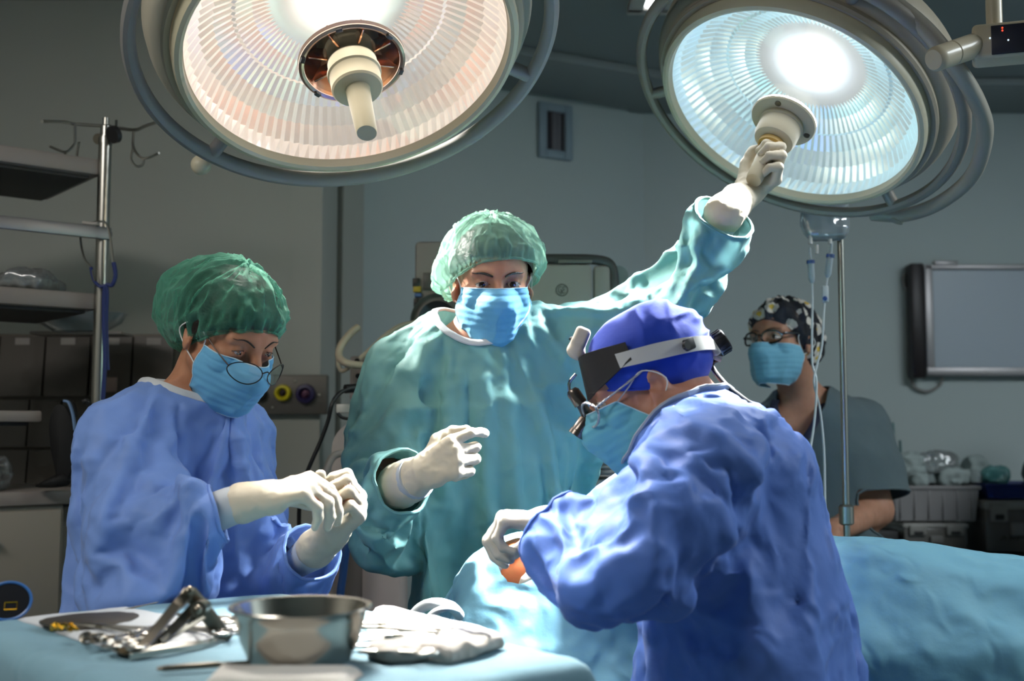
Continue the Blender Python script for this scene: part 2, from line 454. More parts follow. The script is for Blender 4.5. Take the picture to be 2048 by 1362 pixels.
# ceiling light panels: one glimpsed at the top edge, two behind the photographer
def ceiling_panel(x, y, sx, sy, label, e):
    t = thing('ceiling_light', label, 'light', (x, y, ZC-0.03))
    m = MB()
    for a, b, s1, s2 in ((0, sy/2, sx+.05, .05), (0, -sy/2, sx+.05, .05), (sx/2, 0, .05, sy), (-sx/2, 0, .05, sy)):
        m.box((x+a, y+b, ZC-0.015), (s1, s2, 0.03), bev=0.004)
    m.build('frame', WHITEPL, t)
    MB().box((x, y, ZC-0.012), (sx-.05, sy-.05, 0.012)).build('diffuser', pm('lit_diffuser_%g' % e, 'ffffff', emit='f4fbff', estr=e), t)
ceiling_panel(-1.5, 0.7, 1.2, 0.6, 'white recessed ceiling panel light on the left before the tower', 2.5)
ceiling_panel(2.35, 1.9, 1.2, 0.6, 'white recessed ceiling panel light on the right of the room', 2.0)
ceiling_panel(.455, 3.56, 0.10, 0.25, 'small bright ceiling light seen between the two surgical lamps', 6)
sp = thing('ceiling_spotlight', 'small round ceiling spotlight on the left behind the tower', 'light', (-1.22, 3.0, 2.68))
MB().lathe([(.035, 0), (.055, .0), (.055, .06), (.0005, .06)], (-1.22, 3.0, 2.68), None, 32).build('housing', WHITEPL, sp)
MB().lathe([(.035, .005), (.0005, .008)], (-1.22, 3.0, 2.68), None, 24).build('lens', pm('spot_lens', 'ffffff', emit='fff6e8', estr=8), sp)
# ------------------------------------------------------------------ ventilation grille on the diagonal wall
dd = nrm(np.append(np.array([0.567, YF])-pb, 0)); dn = np.array([dd[1], -dd[0], 0]); DM = np.stack([dd, -dn, [0, 0, 1]], 1)
def on_diag(u, v, off=0.0):
    a = (u-1024.0)/FPX/1.0
    o = np.array([0, 0, CAMZ]); r = W(u, v, 1.0)-o
    t = np.dot(np.append(pb, 0)-np.array([0, 0, 0]), dn)/np.dot(r, dn)
    return o+r*t+dn*off
a, b = on_diag(1074, 262), on_diag(1140, 266); w_ = np.linalg.norm((b-a)[:2]); cc = (a+b)/2
hh = np.linalg.norm(on_diag(1105, 212)-on_diag(1105, 322))
v = thing('wall_vent', 'pale blue framed ventilation grille with dark vertical slots high on the wall', 'vent', cc)
m = MB(); fw = 0.035
for sx in (-1, 1): m.box(cc+dd*sx*(w_/2-fw/2)+dn*0.012, (fw, 0.024, hh), DM, bev=0.004)
for sz in (-1, 1): m.box(cc+np.array([0, 0, sz*(hh/2-fw/2)])+dn*0.012, (w_-2*fw, 0.024, fw), DM, bev=0.004)
VENTM = pm('vent_frame', '93a6b2', 0.5); m.build('frame', VENTM, v)
MB().box(cc+dn*0.003, (w_-2*fw, 0.004, hh-2*fw), DM).build('backing', pm('vent_dark', '0d0b10', 0.8), v)
iw = w_-2*fw
for x, ww in ((-0.40, .05), (-0.22, .04), (-0.02, .26), (0.23, .2), (0.47, .06)):
    MB().box(cc+dd*x*iw+dn*0.010, (ww*iw, 0.006, hh-2*fw), DM, bev=0.001).build('slat', pm('vent_slat', '6c6a70', 0.5), v)
# ------------------------------------------------------------------ whiteboard
Yw = YF-0.03
P0, P1 = W(1843, 532, Yw), W(2200, 752, Yw); bw = P1[0]-P0[0]; bh = P0[2]-P1[2]; bc = (P0+P1)/2
t = thing('whiteboard', 'wall mounted interactive whiteboard with a dark bar on its end', 'whiteboard', (bc[0], Yw, P1[2]))
MB().box((bc[0], Yw, bc[2]), (bw, 0.02, bh)).build('writing_surface', pm('whiteboard_enamel', 'b4bfca', 0.3), t)
m = MB(); ALU = pm('aluminium', 'a7a3a4', 0.4, 0.6)
f1 = 0.035
m.box((bc[0], Yw-0.012, P0[2]+.01-f1/2), (bw, 0.03, 0.02), bev=0.004); m.box((bc[0], Yw-0.015, P1[2]+f1/2), (bw, 0.035, f1), bev=0.004)
m.box((P0[0]+0.02, Yw-0.012, bc[2]), (0.035, 0.03, bh), bev=0.004); m.box((P1[0]-0.02, Yw-0.012, bc[2]), (0.035, 0.03, bh), bev=0.004)
m.build('frame', ALU, t)
a = W(1812, 530, Yw); b = W(1844, 757, Yw)
MB().box(((a[0]+b[0])/2, Yw-0.02, (a[2]+b[2])/2), (b[0]-a[0], 0.07, a[2]-b[2]), bev=0.006).build('end_bar', pm('dark_maroon_plastic', '1c1114', 0.4), t)
MB().box(W(1890, 527, Yw-0.02), (0.1, 0.03, 0.02), bev=0.004).build('clip', ALU, t)
q = [W(1815, 545, YF-.02), W(1806, 555, YF-.02), W(1808, 570, YF-.02), W(1815, 580, YF-.03)]
MB().tube(q, 0.005).build('cable_loop', GREYPL, t)
q = [W(1822, 757, YF-.03), W(1830, 775, YF-.02), W(1855, 783, YF-.02), W(1880, 770, YF-.02), W(1884, 755, YF-.03)]
MB().tube(q, 0.006).build('cable', GREYPL, t)
# ------------------------------------------------------------------ medical gas panel on the left wall
Yg = 3.65
a, b = W(430, 750, Yg-.02), W(656, 829, Yg-.02)
t = thing('gas_outlet_panel', 'grey wall panel of medical gas outlets behind the masked nurse', 'panel', ((a[0]+b[0])/2, Yg, b[2]))
MB().box(((a[0]+b[0])/2, Yg-.02, (a[2]+b[2])/2), (b[0]-a[0], 0.04, a[2]-b[2]), bev=0.005).build('plate', pm('gas_plate', '6b6660', 0.45, 0.3), t)
def outlet(u, v, ring, r, name_core):
    c = W(u, v, Yg-.04); M = frame_from((0, -1, 0))
    m = MB().lathe([(r*.45, 0), (r*.45, .02), (r*.62, .028), (r*.92, .026), (r, .018), (r, 0)], c, M, 28)
    o = m.build('outlet_ring', pm('outlet_'+ring, ring, 0.4), t)
    MB().lathe([(r*.45, .0), (r*.45, .012), (r*.2, .014), (r*.2, .03), (0.0005, .03)], c, M, 20).build('socket', pm('outlet_core_'+name_core, name_core, 0.35, 0.3), o)
outlet(521, 788, '0f0f10', 0.022, '8c8c90'); outlet(567, 786, 'd8c520', 0.026, '2b1c28'); outlet(612, 788, '2c2350', 0.031, '5c3550')
for u, v in ((545, 815), (638, 790), (590, 762)): MB().sphere(W(u, v, Yg-.042), (.005, .003, .005), 10, 6).build('screw', STEEL, t)
# ------------------------------------------------------------------ surgical lamps
REFL = pm('faceted_reflector', 'fff4e6', 0.22, 0.85, emit='ffefdc', estr=0.16)
def lamp_normal(C, foreshort, img_dir):
    """facing direction of a dish from how foreshortened it looks"""
    v = nrm(np.array(C)-np.array([0, 0, CAMZ])); r = nrm(np.cross(v, (0, 0, 1))); d = -np.cross(r, v)
    t = nrm(img_dir[0]*r+img_dir[1]*d)
    return foreshort*(-v)+math.sqrt(1-foreshort**2)*t
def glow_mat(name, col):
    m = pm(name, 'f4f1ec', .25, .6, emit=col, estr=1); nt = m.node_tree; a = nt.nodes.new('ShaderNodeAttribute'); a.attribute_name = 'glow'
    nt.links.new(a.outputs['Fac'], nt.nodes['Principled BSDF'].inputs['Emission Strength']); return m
def surgical_lamp(C, n, R, label, warm, hub, estr, power, coln):
    S = R/0.30
    M = frame_from(n, (0, 1, 0.2)); L = lambda x, y, z: C+M@(np.array([x, y, z])*S)
    t = thing('surgical_lamp', label, 'lamp', C)
    rim = pm('lamp_rim_'+coln, 'd9cfb0' if warm else 'cfc8ae', 0.38, coat=0.2)
    shell = pm('lamp_shell_'+coln, 'c4bca8' if warm else 'a59b88', 0.42); ringm = pm('lamp_ring_'+coln, '8f8c88' if warm else '8a8378', 0.45)
    MB().lathe([(.301, -.012), (.303, .006), (.309, .010), (.317, .008), (.321, -.004), (.321, -.03), (.301, -.03), (.301, -.012)], C, M*S, 96).build('rim', rim, t)
    MB().lathe([(.322, -.026), (.334, -.02), (.338, -.028), (.336, -.04), (.352, -.05), (.362, -.07), (.366, -.10), (.355, -.15), (.30, -.21), (.18, -.25), (.0005, -.26)], C, M*S, 96).build('shell', shell, t)
    ro = MB().tube([L(.392*cos(a), .392*sin(a), -.035) for a in np.linspace(0, 2*pi, 64, endpoint=False)], .0135*S, 10, 2, True, flat=(1, 1.25)).build('bumper_ring', ringm, t)
    for a in hub['stubs']:
        MB().cyl(L(.345*cos(a), .345*sin(a), -.05), L(.386*cos(a), .386*sin(a), -.037), .013*S, n=16).build('ring_stub', ringm, t)
    # reflector bowl with radial facets in two zones
    N = 176; ang = np.linspace(0, 2*pi, N, endpoint=False); rings = []
    prof = [(.300, -.012), (.290, -.04), (.268, -.075), (.240, -.102), (.205, -.124), (.198, -.122), (.165, -.142), (.13, -.156), (.09, -.166), (.05, -.17)]
    for i, (r, z) in enumerate(prof):
        k = np.arange(N) % 2
        amp = 0.0019 if 0 < i < 9 else 0.0
        rr = r+amp*(k*2-1)*(1 if i < 5 else 0.8)
        rings.append(np.array([L(rr[j]*cos(ang[j]), rr[j]*sin(ang[j]), z) for j in range(N)]))
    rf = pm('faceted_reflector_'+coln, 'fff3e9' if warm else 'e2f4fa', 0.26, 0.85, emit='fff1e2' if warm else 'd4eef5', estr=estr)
    MB().rings(rings).build('reflector', rf, t, smooth=False)
    MB().lathe([(.302, -.006), (.2, .006), (.1, .011), (.0005, .012)], C, M*S, 72).build('glass', glassy('lamp_glass', refl=0.045, rough=0.04), t)
    # cup in the bowl; the lamp's glare is put in as emission
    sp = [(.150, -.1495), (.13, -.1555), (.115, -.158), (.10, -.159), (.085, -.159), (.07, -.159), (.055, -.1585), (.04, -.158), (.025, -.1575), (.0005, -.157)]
    so = MB().lathe(sp, C, M*S, 72).build('glare_cup', glow_mat('glare_'+coln, 'fff1e4' if warm else 'eaf6ff'), t)
    at = so.data.attributes.new('glow', 'FLOAT', 'POINT')       # glare painted as emission, strongest in the middle
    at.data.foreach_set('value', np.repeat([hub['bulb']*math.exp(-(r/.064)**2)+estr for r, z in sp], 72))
    for dx, dy in hub.get('clips', []):
        MB().box(L(.306*dx, .306*dy, .011), (.012, .02, .006), M@rz(math.atan2(dy, dx)), bev=.002).build('glass_clip', rim, t)
    cr = pm('lamp_handle_'+coln, 'dccfae' if warm else 'cfc3a6', 0.4)
    if hub['kind'] == 'open':
        cop = pm('copper_reflector', 'e0a58a', 0.18, 1.0)
        h = MB().lathe([(.088, .010), (.089, .018), (.094, .021), (.099, .018), (.100, .008), (.094, .004)], C, M*S, 64).build('hub_ring', pm('hub_ring_metal', 'd8b8a8', 0.25, 0.8), t)
        MB().lathe([(.089, .016), (.078, .000), (.060, -.018), (.046, -.024)], C, M*S, 64).build('hub_dish', cop, t)
        for k in range(8):
            a = k*pi/4+.25
            MB().box(L(.064*cos(a), .064*sin(a), .0), (.036*S, .004*S, .028*S), M@rz(a), bev=.001).build('hub_fin', cop, t)
        for k in range(6):
            a = k*pi/3+.5
            MB().box(L(.094*cos(a), .094*sin(a), .022), (.008, .012, .006), M@rz(a), bev=.001).build('hub_clip', DARKPL, t)
        MB().lathe([(.046, -.03), (.046, .035), (.050, .038), (.050, .044), (.047, .047), (.047, .078), (.044, .082), (.02, .082)], C, M*S, 40).build('hub_cap', cr, t)
        z0, z1 = .08, .188
    else:
        f = MB().lathe([(.0005, .022), (.070, .022), (.077, .026), (.079, .032), (.077, .037), (.05, .043), (.049, .05)], C, M*S, 56).build('hub_flange', cr, t)
        for a in (1.2, 3.3, 5.4):
            MB().cyl(L(.063*cos(a), .063*sin(a), .036), L(.063*cos(a), .063*sin(a), .042), .0075*S, n=12).build('screw', STEEL_D, f)
        MB().lathe([(.05, .042), (.053, .046), (.053, .052), (.050, .055), (.050, .085), (.046, .098), (.03, .104), (.0005, .104)], C, M*S, 40).build('hub_cap', cr, t)
        MB().lathe([(.026, .102), (.031, .106), (.031, .116), (.026, .120)], C, M*S, 32).build('grip_collar', pm('yellow_collar', 'c9a254', 0.4), t)
        z0, z1 = .104, .225
    # tapering handle with an obliquely cut tip
    a = np.linspace(0, 2*pi, 32, endpoint=False); R_ = []
    for z, r in ((z0, .0235), (z0+.004, .0225), ((z0+z1)/2, .0205), (z1-.008, .019), (z1-.002, .0175)):
        sl = .5*max(0, (z-z0)/(z1-z0)-.6)
        R_.append(np.array([L(r*cos(q), r*sin(q), z+sl*r*cos(q-hub['cut'])) for q in a]))
    MB().rings(R_, True, False, True).build('handle', cr, t)
    # the light it gives
    l = bpy.data.lights.new('lamp_beam', 'AREA'); l.shape = 'DISK'; l.size = .52*S; l.energy = power[0]; l.spread = radians(power[1])
    l.color = (1, .93, .84) if warm else (.93, .97, 1.0)
    o = bpy.data.objects.new('lamp_beam', l); COL.objects.link(o); o.parent = t
    from mathutils import Matrix
    Rm = np.stack([M[:, 0], -M[:, 1], -M[:, 2]], 1); mm = np.eye(4); mm[:3, :3] = Rm; mm[:3, 3] = n*.016
    o.matrix_local = Matrix(mm.tolist())
    l = bpy.data.lights.new('lamp_focus', 'AREA'); l.shape = 'DISK'; l.size = .50*S; l.energy = power[2]; l.spread = radians(power[3])
    l.color = (1, .95, .88) if warm else (.93, .97, 1.0)
    o = bpy.data.objects.new('lamp_focus', l); COL.objects.link(o); o.parent = t
    mm[:3, 3] = n*.018; o.matrix_local = Matrix(mm.tolist())
    return t, L, M, S
CL = W(702, 115, 2.09); nL = lamp_normal(CL, 0.70, (0.22, 0.975))
lampL, LL, ML, SL = surgical_lamp(CL, nL, 0.30, 'large surgical lamp with warm light and a coppery open hub, its handle free', True,
    dict(kind='open', stubs=(), bulb=4, cut=2.0, clips=[]), 0.36, (1.6, 150, 6.5, 34), 'warm')
CR = W(1577, 222, 2.44); nR = lamp_normal(CR, 0.646, (-0.47, 0.88))
lampR, LR, MR, SR = surgical_lamp(CR, nR, 0.275, 'smaller surgical lamp with cool light, its handle gripped by a gloved hand', False,
    dict(kind='flange', stubs=(), bulb=4, cut=2.0, clips=[]), 0.30, (1.8, 140, 46, 30), 'cool')
def ring_at(C, M, S, u, v, depth_z=-.05):
    """angle around a lamp of the direction that points to pixel (u, v)"""
    n = M[:, 2]; o = np.array([0, 0, CAMZ]); r = W(u, v, 1.0)-o; t = np.dot(C+n*depth_z*S-o, n)/np.dot(r, n); q = (o+r*t-C)@M
    return math.atan2(q[1], q[0])
RINGL = pm('lamp_ring_warm', '', 0); RINGR = pm('lamp_ring_cool', '', 0)
for (t, L, M, S, C, m, pts) in ((lampL, LL, ML, SL, CL, RINGL, ((1050, 140), (400, 315), (560, -60))), (lampR, LR, MR, SR, CR, RINGR, ((1295, 180), (1690, 20), (1790, 400)))):
    for u, v in pts:
        a = ring_at(C, M, S, u, v)
        MB().cyl(L(.335*cos(a), .335*sin(a), -.055), L(.388*cos(a), .388*sin(a), -.036), .0145*S, n=16).build('ring_stub', m, t)
# small knob under the big lamp's ring
k = W(402, 330, 2.34)
MB().sphere(k, (.021, .021, .021), 16, 10).build('ring_knob', CREAM, lampL)
# yoke, joint, control box and ceiling post of the right lamp; arm of the left lamp rises out of frame
ARM = pm('lamp_arm_enamel', '9d978a', 0.35, coat=0.3); ARML = pm('lamp_arm_cream', 'c2b59b', 0.4, coat=0.2)
yk = [W(1560, -90, 2.2), W(1700, -48, 2.16), W(1830, 40, 2.13), W(1905, 125, 2.13), W(1955, 205, 2.2), W(1970, 270, 2.28), W(1945, 350, 2.40), W(1880, 405, 2.53), W(1810, 430, 2.66), W(1745, 428, 2.72)]
MB().tube(yk, .0165, 14, 8).build('yoke', ARM, lampR)
MB().tube([W(1800, 425, 2.68), W(1792, 444, 2.68)], .016, 12, 2).build('yoke_foot', ARM, lampR)
a, b = W(1866, 120, 2.04), W(1958, 88, 2.10)
d = b-a
m = MB(); M = frame_from(d); ll = np.linalg.norm(d)
m.lathe([(.0005, 0), (.018, .001), (.0225, .007), (.023, .016), (.023, ll*.38), (.0218, ll*.38+.0005), (.0218, ll*.41), (.023, ll*.41+.001), (.0235, ll)], a, M, 32)
m.build('joint', ARML, lampR)
bx = W(2010, 82, 2.66); bd = nrm(W(2048, 92, 2.64)-W(1960, 80, 2.67)); bM = np.stack([bd, nrm(np.cross((0, 0, 1), bd)), [0, 0, 1]], 1)
BM_ = np.stack([nrm(np.array([.93, -.36, -.02])), nrm(np.array([.36, .93, 0])), [0, 0, 1]], 1)
cb = W(1950, 84, 2.08)
cbx = MB().box(cb+BM_@np.array([.11, .03, 0.0]), (.23, .07, .066), BM_, bev=.009, seg=3).build('control_box', ARML, lampR)
pan = MB().box(cb+BM_@np.array([.125, -.0065, -.002]), (.195, .004, .054), BM_, bev=.001).build('button_panel', pm('dark_panel', '22232c', 0.3), lampR)
for (x, z, c) in ((.055, .016, 'ff5030'), (.055, .022, 'ff5030'), (.03, .002, 'c8d8e0'), (.066, -.006, 'c8d8e0'), (.105, .012, 'c8d8e0'), (.1, -.012, 'c8d8e0')):
    MB().sphere(cb+BM_@np.array([x*.85, -.0095, z*.85]), .0018, 8, 6).build('indicator', pm('led_'+c, c, emit=c, estr=1.2), pan)
pp = cb+BM_@np.array([.035, .03, .028]); 
MB().cyl(pp, (pp[0], pp[1], ZC-.002), .0145, n=24).build('ceiling_post', ARML, lampR)
MB().lathe([(.09, 0), (.09, -.03), (.03, -.06)], (pp[0], pp[1], ZC), None, 32).build('ceiling_flange', ARML, lampR)
al = [LL(0, 0, -.25), LL(0, 0, -.36), (CL[0]-.05, CL[1]+.34, CL[2]+.45), (CL[0]-.05, CL[1]+.36, ZC-.002)]
MB().tube(al, .022, 14, 8).build('ceiling_post', ARML, lampL)
MB().lathe([(.09, 0), (.09, -.03), (.03, -.06)], (al[3][0], al[3][1], ZC), None, 32).build('ceiling_flange', ARML, lampL)
# ------------------------------------------------------------------ real draping: a cloth solve gives the gowns and sheets their folds
def drape(V, F, pin, collider, box, frames=24, shrink=-.06, mass=.12, tension=12, bend=.12, vox=.02, gravity=1.0, quality=5, thick=.004, self_col=False, extra_cols=()):
    """V, F quad mesh; pin 0..1 per vertex; collider: signed distance function of what is under the cloth"""
    made = []
    cols = list(extra_cols)
    if collider is not None:
        cols.append(sdf_mesh(collider, box[0], box[1], vox))
    for CV, CF in cols:
        co = bpy.data.objects.new('tmp_collider', mesh_np('tmp_collider', CV, CF)); COL.objects.link(co); made.append(co)
        co.modifiers.new('c', 'COLLISION'); co.collision.thickness_outer = thick; co.collision.thickness_inner = .02
        co.collision.cloth_friction = 8; co.collision.use_culling = False
    o = bpy.data.objects.new('tmp_cloth', mesh_np('tmp_cloth', V, F)); COL.objects.link(o); made.append(o)
    vg = o.vertex_groups.new(name='pin')
    lev = np.round(np.clip(pin, 0, 1)*10).astype(int)
    for l in range(1, 11):
        ix = np.nonzero(lev == l)[0]
        if len(ix): vg.add(ix.tolist(), l/10, 'REPLACE')
    m = o.modifiers.new('cloth', 'CLOTH'); s = m.settings
    s.quality = quality; s.mass = mass; s.air_damping = 2.0
    s.tension_stiffness = tension; s.compression_stiffness = tension; s.shear_stiffness = tension*.6; s.bending_stiffness = bend
    s.tension_damping = 5; s.compression_damping = 5; s.shear_damping = 5; s.bending_damping = .5
    s.shrink_min = shrink; s.shrink_max = shrink
    s.vertex_group_mass = 'pin'; s.pin_stiffness = 1.0
    s.effector_weights.gravity = gravity
    m.collision_settings.use_collision = bool(cols); m.collision_settings.distance_min = thick
    m.collision_settings.collision_quality = 2; m.collision_settings.use_self_collision = self_col
    if self_col: m.collision_settings.self_distance_min = .003
    m.point_cache.frame_start = 1; m.point_cache.frame_end = frames+1
    for f in range(1, frames+1): SC.frame_set(f)
    dg = bpy.context.evaluated_depsgraph_get(); e = o.evaluated_get(dg); me = e.to_mesh()
    out = np.empty(len(me.vertices)*3, np.float32); me.vertices.foreach_get('co', out); e.to_mesh_clear()
    for q in made:
        d = q.data; bpy.data.objects.remove(q); bpy.data.meshes.remove(d)
    SC.frame_set(1)
    return out.reshape(-1, 3).astype(float)
def subdivide(V, F, it=1, smooth=True):
    """Catmull-Clark through Blender, returned as arrays"""
    o = bpy.data.objects.new('tmp_sub', mesh_np('tmp_sub', V, F)); COL.objects.link(o)
    m = o.modifiers.new('s', 'SUBSURF'); m.levels = it; m.render_levels = it
    dg = bpy.context.evaluated_depsgraph_get(); e = o.evaluated_get(dg); me = e.to_mesh()
    out = np.empty(len(me.vertices)*3, np.float32); me.vertices.foreach_get('co', out)
    n = len(me.polygons); fi = np.empty(n*4, np.int32); me.loops.foreach_get('vertex_index', fi); e.to_mesh_clear()
    d = o.data; bpy.data.objects.remove(o); bpy.data.meshes.remove(d)
    return out.reshape(-1, 3).astype(float), fi.reshape(-1, 4)
# ------------------------------------------------------------------ figures: shared builders
SKIN = {}
def skin(name, col, col2):
    return pm('skin_'+name, col, 0.5, sss=0.25, sssr=(0.012, 0.004, 0.002), var=(35, col2, 1), bump=(420, 0.12, 0.0006), spec=0.4)
GLOVE = fabric('glove_latex', 'e8dcc4', transl=0.12, rough=0.5, fine=260, sheen=0)
CUFF = fabric('knit_cuff', 'd5dade', transl=0.15, rough=0.9, fine=600)
TRIMW = fabric('white_trim', 'dfe3e6', transl=0.2, rough=0.8)
MASKM = fabric('mask_blue', '79c3ee', transl=0.2, rough=0.7, fine=1200)
ELAST = pm('elastic_white', 'e9e7e4', 0.7)
HAIR = pm('dark_hair', '1d130d', 0.5, bump=[(160, 0.6, 0.003)])
class Head:
    def __init__(s, eye_mid, yaw, pitch, roll=0, k=1.0):
        B = np.array([[-1, 0, 0], [0, -1, 0], [0, 0, 1]], float).T
        s.R = rz(yaw)@B@rot((1, 0, 0), -pitch)@rot((0, 1, 0), roll)
        s.k = k; s.o = np.asarray(eye_mid)-s.R@np.array([0, .083, 0])*k
    def w(s, x, y, z): return s.o+s.R@np.array([x, y, z])*s.k
    def loc(s, P): return ((P-s.o)@s.R/s.k).astype(np.float32)
    def d(s, P, open_=.0048, ears=True):
        q = s.loc(P); a = q.copy(); a[:, 0] = np.abs(a[:, 0])
        d = sell(q, (0, -.010, .030), (.076, .098, .086))
        d = smin(d, sell(q, (0, .030, -.045), (.062, .060, .076)), .03)
        d = smin(d, sell(q, (0, .034, .036), (.060, .058, .052)), .02)
        d = smin(d, scap(a, (.052, .004, -.052), (.022, .064, -.100), .019, .015), .025)
        d = smin(d, ssph(q, (0, .076, -.101), .018), .02)
        d = smin(d, ssph(a, (.041, .058, -.030), .025), .02)
        d = smin(d, scap(a, (.010, .0885, .020), (.046, .076, .020), .0105, .009), .014)
        d = smax(d, -ssph(a, (.033, .104, .000), .0205), .012)
        d = smin(d, scap(q, (0, .092, .008), (0, .114, -.034), .0075, .0125), .013)
        d = smin(d, ssph(a, (.0125, .106, -.036), .0085), .006)
        d = smin(d, sell(q, (0, .094, -.064), (.026, .013, .006)), .007)
        d = smin(d, sell(q, (0, .093, -.074), (.022, .013, .007)), .007)
        c = (.032, .0775, .000)
        d = smin(d, ssph(a, c, .0148), .005)
        dx = (a[:, 0]-.032)/.0155
        slit = np.maximum(np.abs(a[:, 2]+.0006+.0012*dx)-np.maximum(open_*(1-dx*dx), -.001), ssph(a, (.032, .0800, 0), .0170))
        d = smax(d, -slit, .0012)
        if ears:
            Re = rot((1, 0, 0), .18)
            e = sell(a, (.079, -.010, -.010), (.008, .019, .032), rot((0, 0, 1), -.35)@Re)
            e = smax(e, -ssph(a, (.0915, -.004, -.006), .0135), .004)
            d = smin(d, e, .006)
        return d*s.k
    def mask_form(s, P):
        q = s.loc(P); a = q.copy(); a[:, 0] = np.abs(a[:, 0])
        d = sell(q, (0, .028, -.052), (.0705, .072, .082))
        d = smin(d, scap(q, (0, .093, -.006), (0, .112, -.040), .010, .016), .045)
        d = smin(d, scap(q, (0, .1, -.05), (0, .083, -.102), .016, .020), .045)
        d = smin(d, scap(a, (.055, .01, -.055), (.03, .05, -.1), .018, .016), .03)
        d = np.minimum(d-.0035, s.d(P, ears=False)/s.k-.0028)
        return d*s.k
def trim(V, F, g):
    """keep the part of a quad mesh where g > 0, with a clean edge"""
    V = V.copy(); keep = (g[F] > 0).any(1); F = F[keep]
    acc = np.zeros_like(V); cnt = np.zeros(len(V))
    for k in range(4):
        a = F[:, k]; b = F[:, (k+1) % 4]
        for p, q in ((a, b), (b, a)):
            m = (g[p] <= 0) & (g[q] > 0); pp, qq = p[m], q[m]
            t = g[qq]/(g[qq]-g[pp])
            np.add.at(acc, pp, V[qq]+(V[pp]-V[qq])*t[:, None]); np.add.at(cnt, pp, 1)
    # faces that only touch by a corner that cannot be moved
    bad = (g <= 0) & (cnt == 0)
    F = F[~bad[F].any(1)]
    m = cnt > 0; V[m] = acc[m]/cnt[m][:, None]
    used = np.unique(F); mp = np.full(len(V), -1); mp[used] = np.arange(len(used))
    return V[used], mp[F]
def loops(V, F):
    """boundary loops of a mesh, longest first"""
    E = np.concatenate([F[:, [k, (k+1) % 4]] for k in range(4)])
    key = np.sort(E, 1); _, inv, c = np.unique(key, axis=0, return_inverse=True, return_counts=True)
    Bd = E[c[inv.ravel()] == 1]; nxt = {}
    for a, b in Bd: nxt.setdefault(int(a), []).append(int(b))
    out = []
    while nxt:
        st = next(iter(nxt)); cur = st; L = []
        while cur in nxt:
            L.append(cur); n = nxt[cur].pop()
            if not nxt[cur]: del nxt[cur]
            cur = n
            if cur == st: break
        out.append(V[L])
    return sorted(out, key=len, reverse=True)
def sm_loop(P, it=6, step=3):
    P = P.copy()
    for _ in range(it): P = 0.5*P+0.25*(np.roll(P, 1, 0)+np.roll(P, -1, 0))
    return P[::step]
def sym_eyes(H, parent, iris='2a160c', look=(0, 0), part='eyeball'):
    for sx in (1, -1):
        c = H.w(sx*.032, .0775, 0)
        g = nrm(H.R@np.array([look[0], 1, look[1]]))
        eb = MB().sphere(c, .0133*H.k, 20, 14, frame_from(g)).build(part, pm('eye_white', 'cfc4bc', 0.2), parent)
        M = frame_from(g)
        MB().lathe([(.0066, .01165), (.004, .0131), (.0026, .0134)], c, M*H.k, 24, True).build('iris', pm('iris_'+iris, iris, 0.15, coat=1), eb)
        MB().lathe([(.0027, .0134), (.0012, .01365), (.0002, .0137)], c, M*H.k, 16, False, True).build('pupil', pm('pupil', '050404', 0.1), eb)
def on_head(H, x, z, y0=.14, lift=0.0, f=None):
    """point of the face at local (x, z), found by marching inwards"""
    y = y0; f = f or H.d
    for _ in range(60):
        p = H.w(x, y, z); d = float(f(p[None].astype(np.float32))[0])
        if d < .0004: break
        y -= d/H.k*.8
    return H.w(x, y+lift, z)
def brows(H, parent, mat, x0=.012, x1=.052, z0=.0175, z1=.0185, arch=.0055, r=.0034):
    for sx in (1, -1):
        pts = []
        for t in np.linspace(0, 1, 7):
            pts.append(on_head(H, sx*(x0+(x1-x0)*t), z0+(z1-z0)*t+arch*sin(pi*min(1, t*1.25)*.8), lift=.0002))
        MB().tube(pts, [r*.75, r, r*.95, r*.6, r*.2], 8, 3, flat=(1, .55)).build('eyebrow', mat, parent)
        lash = [on_head(H, sx*(.032+.0145*t), .0052*(1-t*t)-.0006, lift=.0006) for t in np.linspace(-1, 1, 7)]
        MB().tube(lash, .0008, 6, 2).build('eyelash', mat, parent)
def mask_part(H, parent, mat, top=-.010, yb=.022, pleats=True, slope=0.0, bot=-.128, vox=.0021, name='face_mask', ys=0.0):
    o = H.w(0, .03, -.05); e = .13*H.k
    V, F = sdf_mesh(H.mask_form, o-e, o+e, vox)
    q = H.loc(V); ax = np.abs(q[:, 0])
    side = q[:, 1]-(yb+ys*np.clip(q[:, 2]-top, -.06, 0)+.012*np.clip((-q[:, 2]-.05)/.05, 0, 1)-.02*np.clip((-.075-q[:, 2])/.03, 0, 1))
    g = np.minimum.reduce([top+slope*q[:, 0]-.10*np.maximum(0, .02-ax)*0-q[:, 2], side, q[:, 2]-bot])
    V, F = trim(V, F, g)
    q = H.loc(V); N = normals_of(V, F); z = q[:, 2]
    if pleats:
        w = np.clip((top-.016-z)/.01, 0, 1)
        zz = z+.006*np.cos(q[:, 0]*28)
        dsp = .0009*w*(np.abs(((zz*72) % 1)-.5)*2-.5)
        dsp += .0022*ridge(q*np.array([38, 20, 30]), 5)*w
        dsp += .0022*np.exp(-((z-(top-.014))/.0025)**2)*-.6
        V = V+N*(dsp[:, None])*H.k
    m = mk(name, V, F, mat, parent)
    lp = loops(V, F)
    if lp: MB().tube(sm_loop(lp[0], 4, 3), .0011, 6, 0, True).build('binding', pm('mask_binding', 'bfe0f2', 0.7), m)
    ends = []; ql = H.loc(lp[0])       # the loops are sewn to the upper and lower corners of the mask
    for sx in (1, -1):
        e = np.where(sx*ql[:, 0] > .02, 0, 9)
        ends.append(tuple(lp[0][np.argmin(e+np.abs(ql[:, 2]-z)-.25*np.abs(ql[:, 0]))] for z in (top-.001, -.060)))
    return m, ends
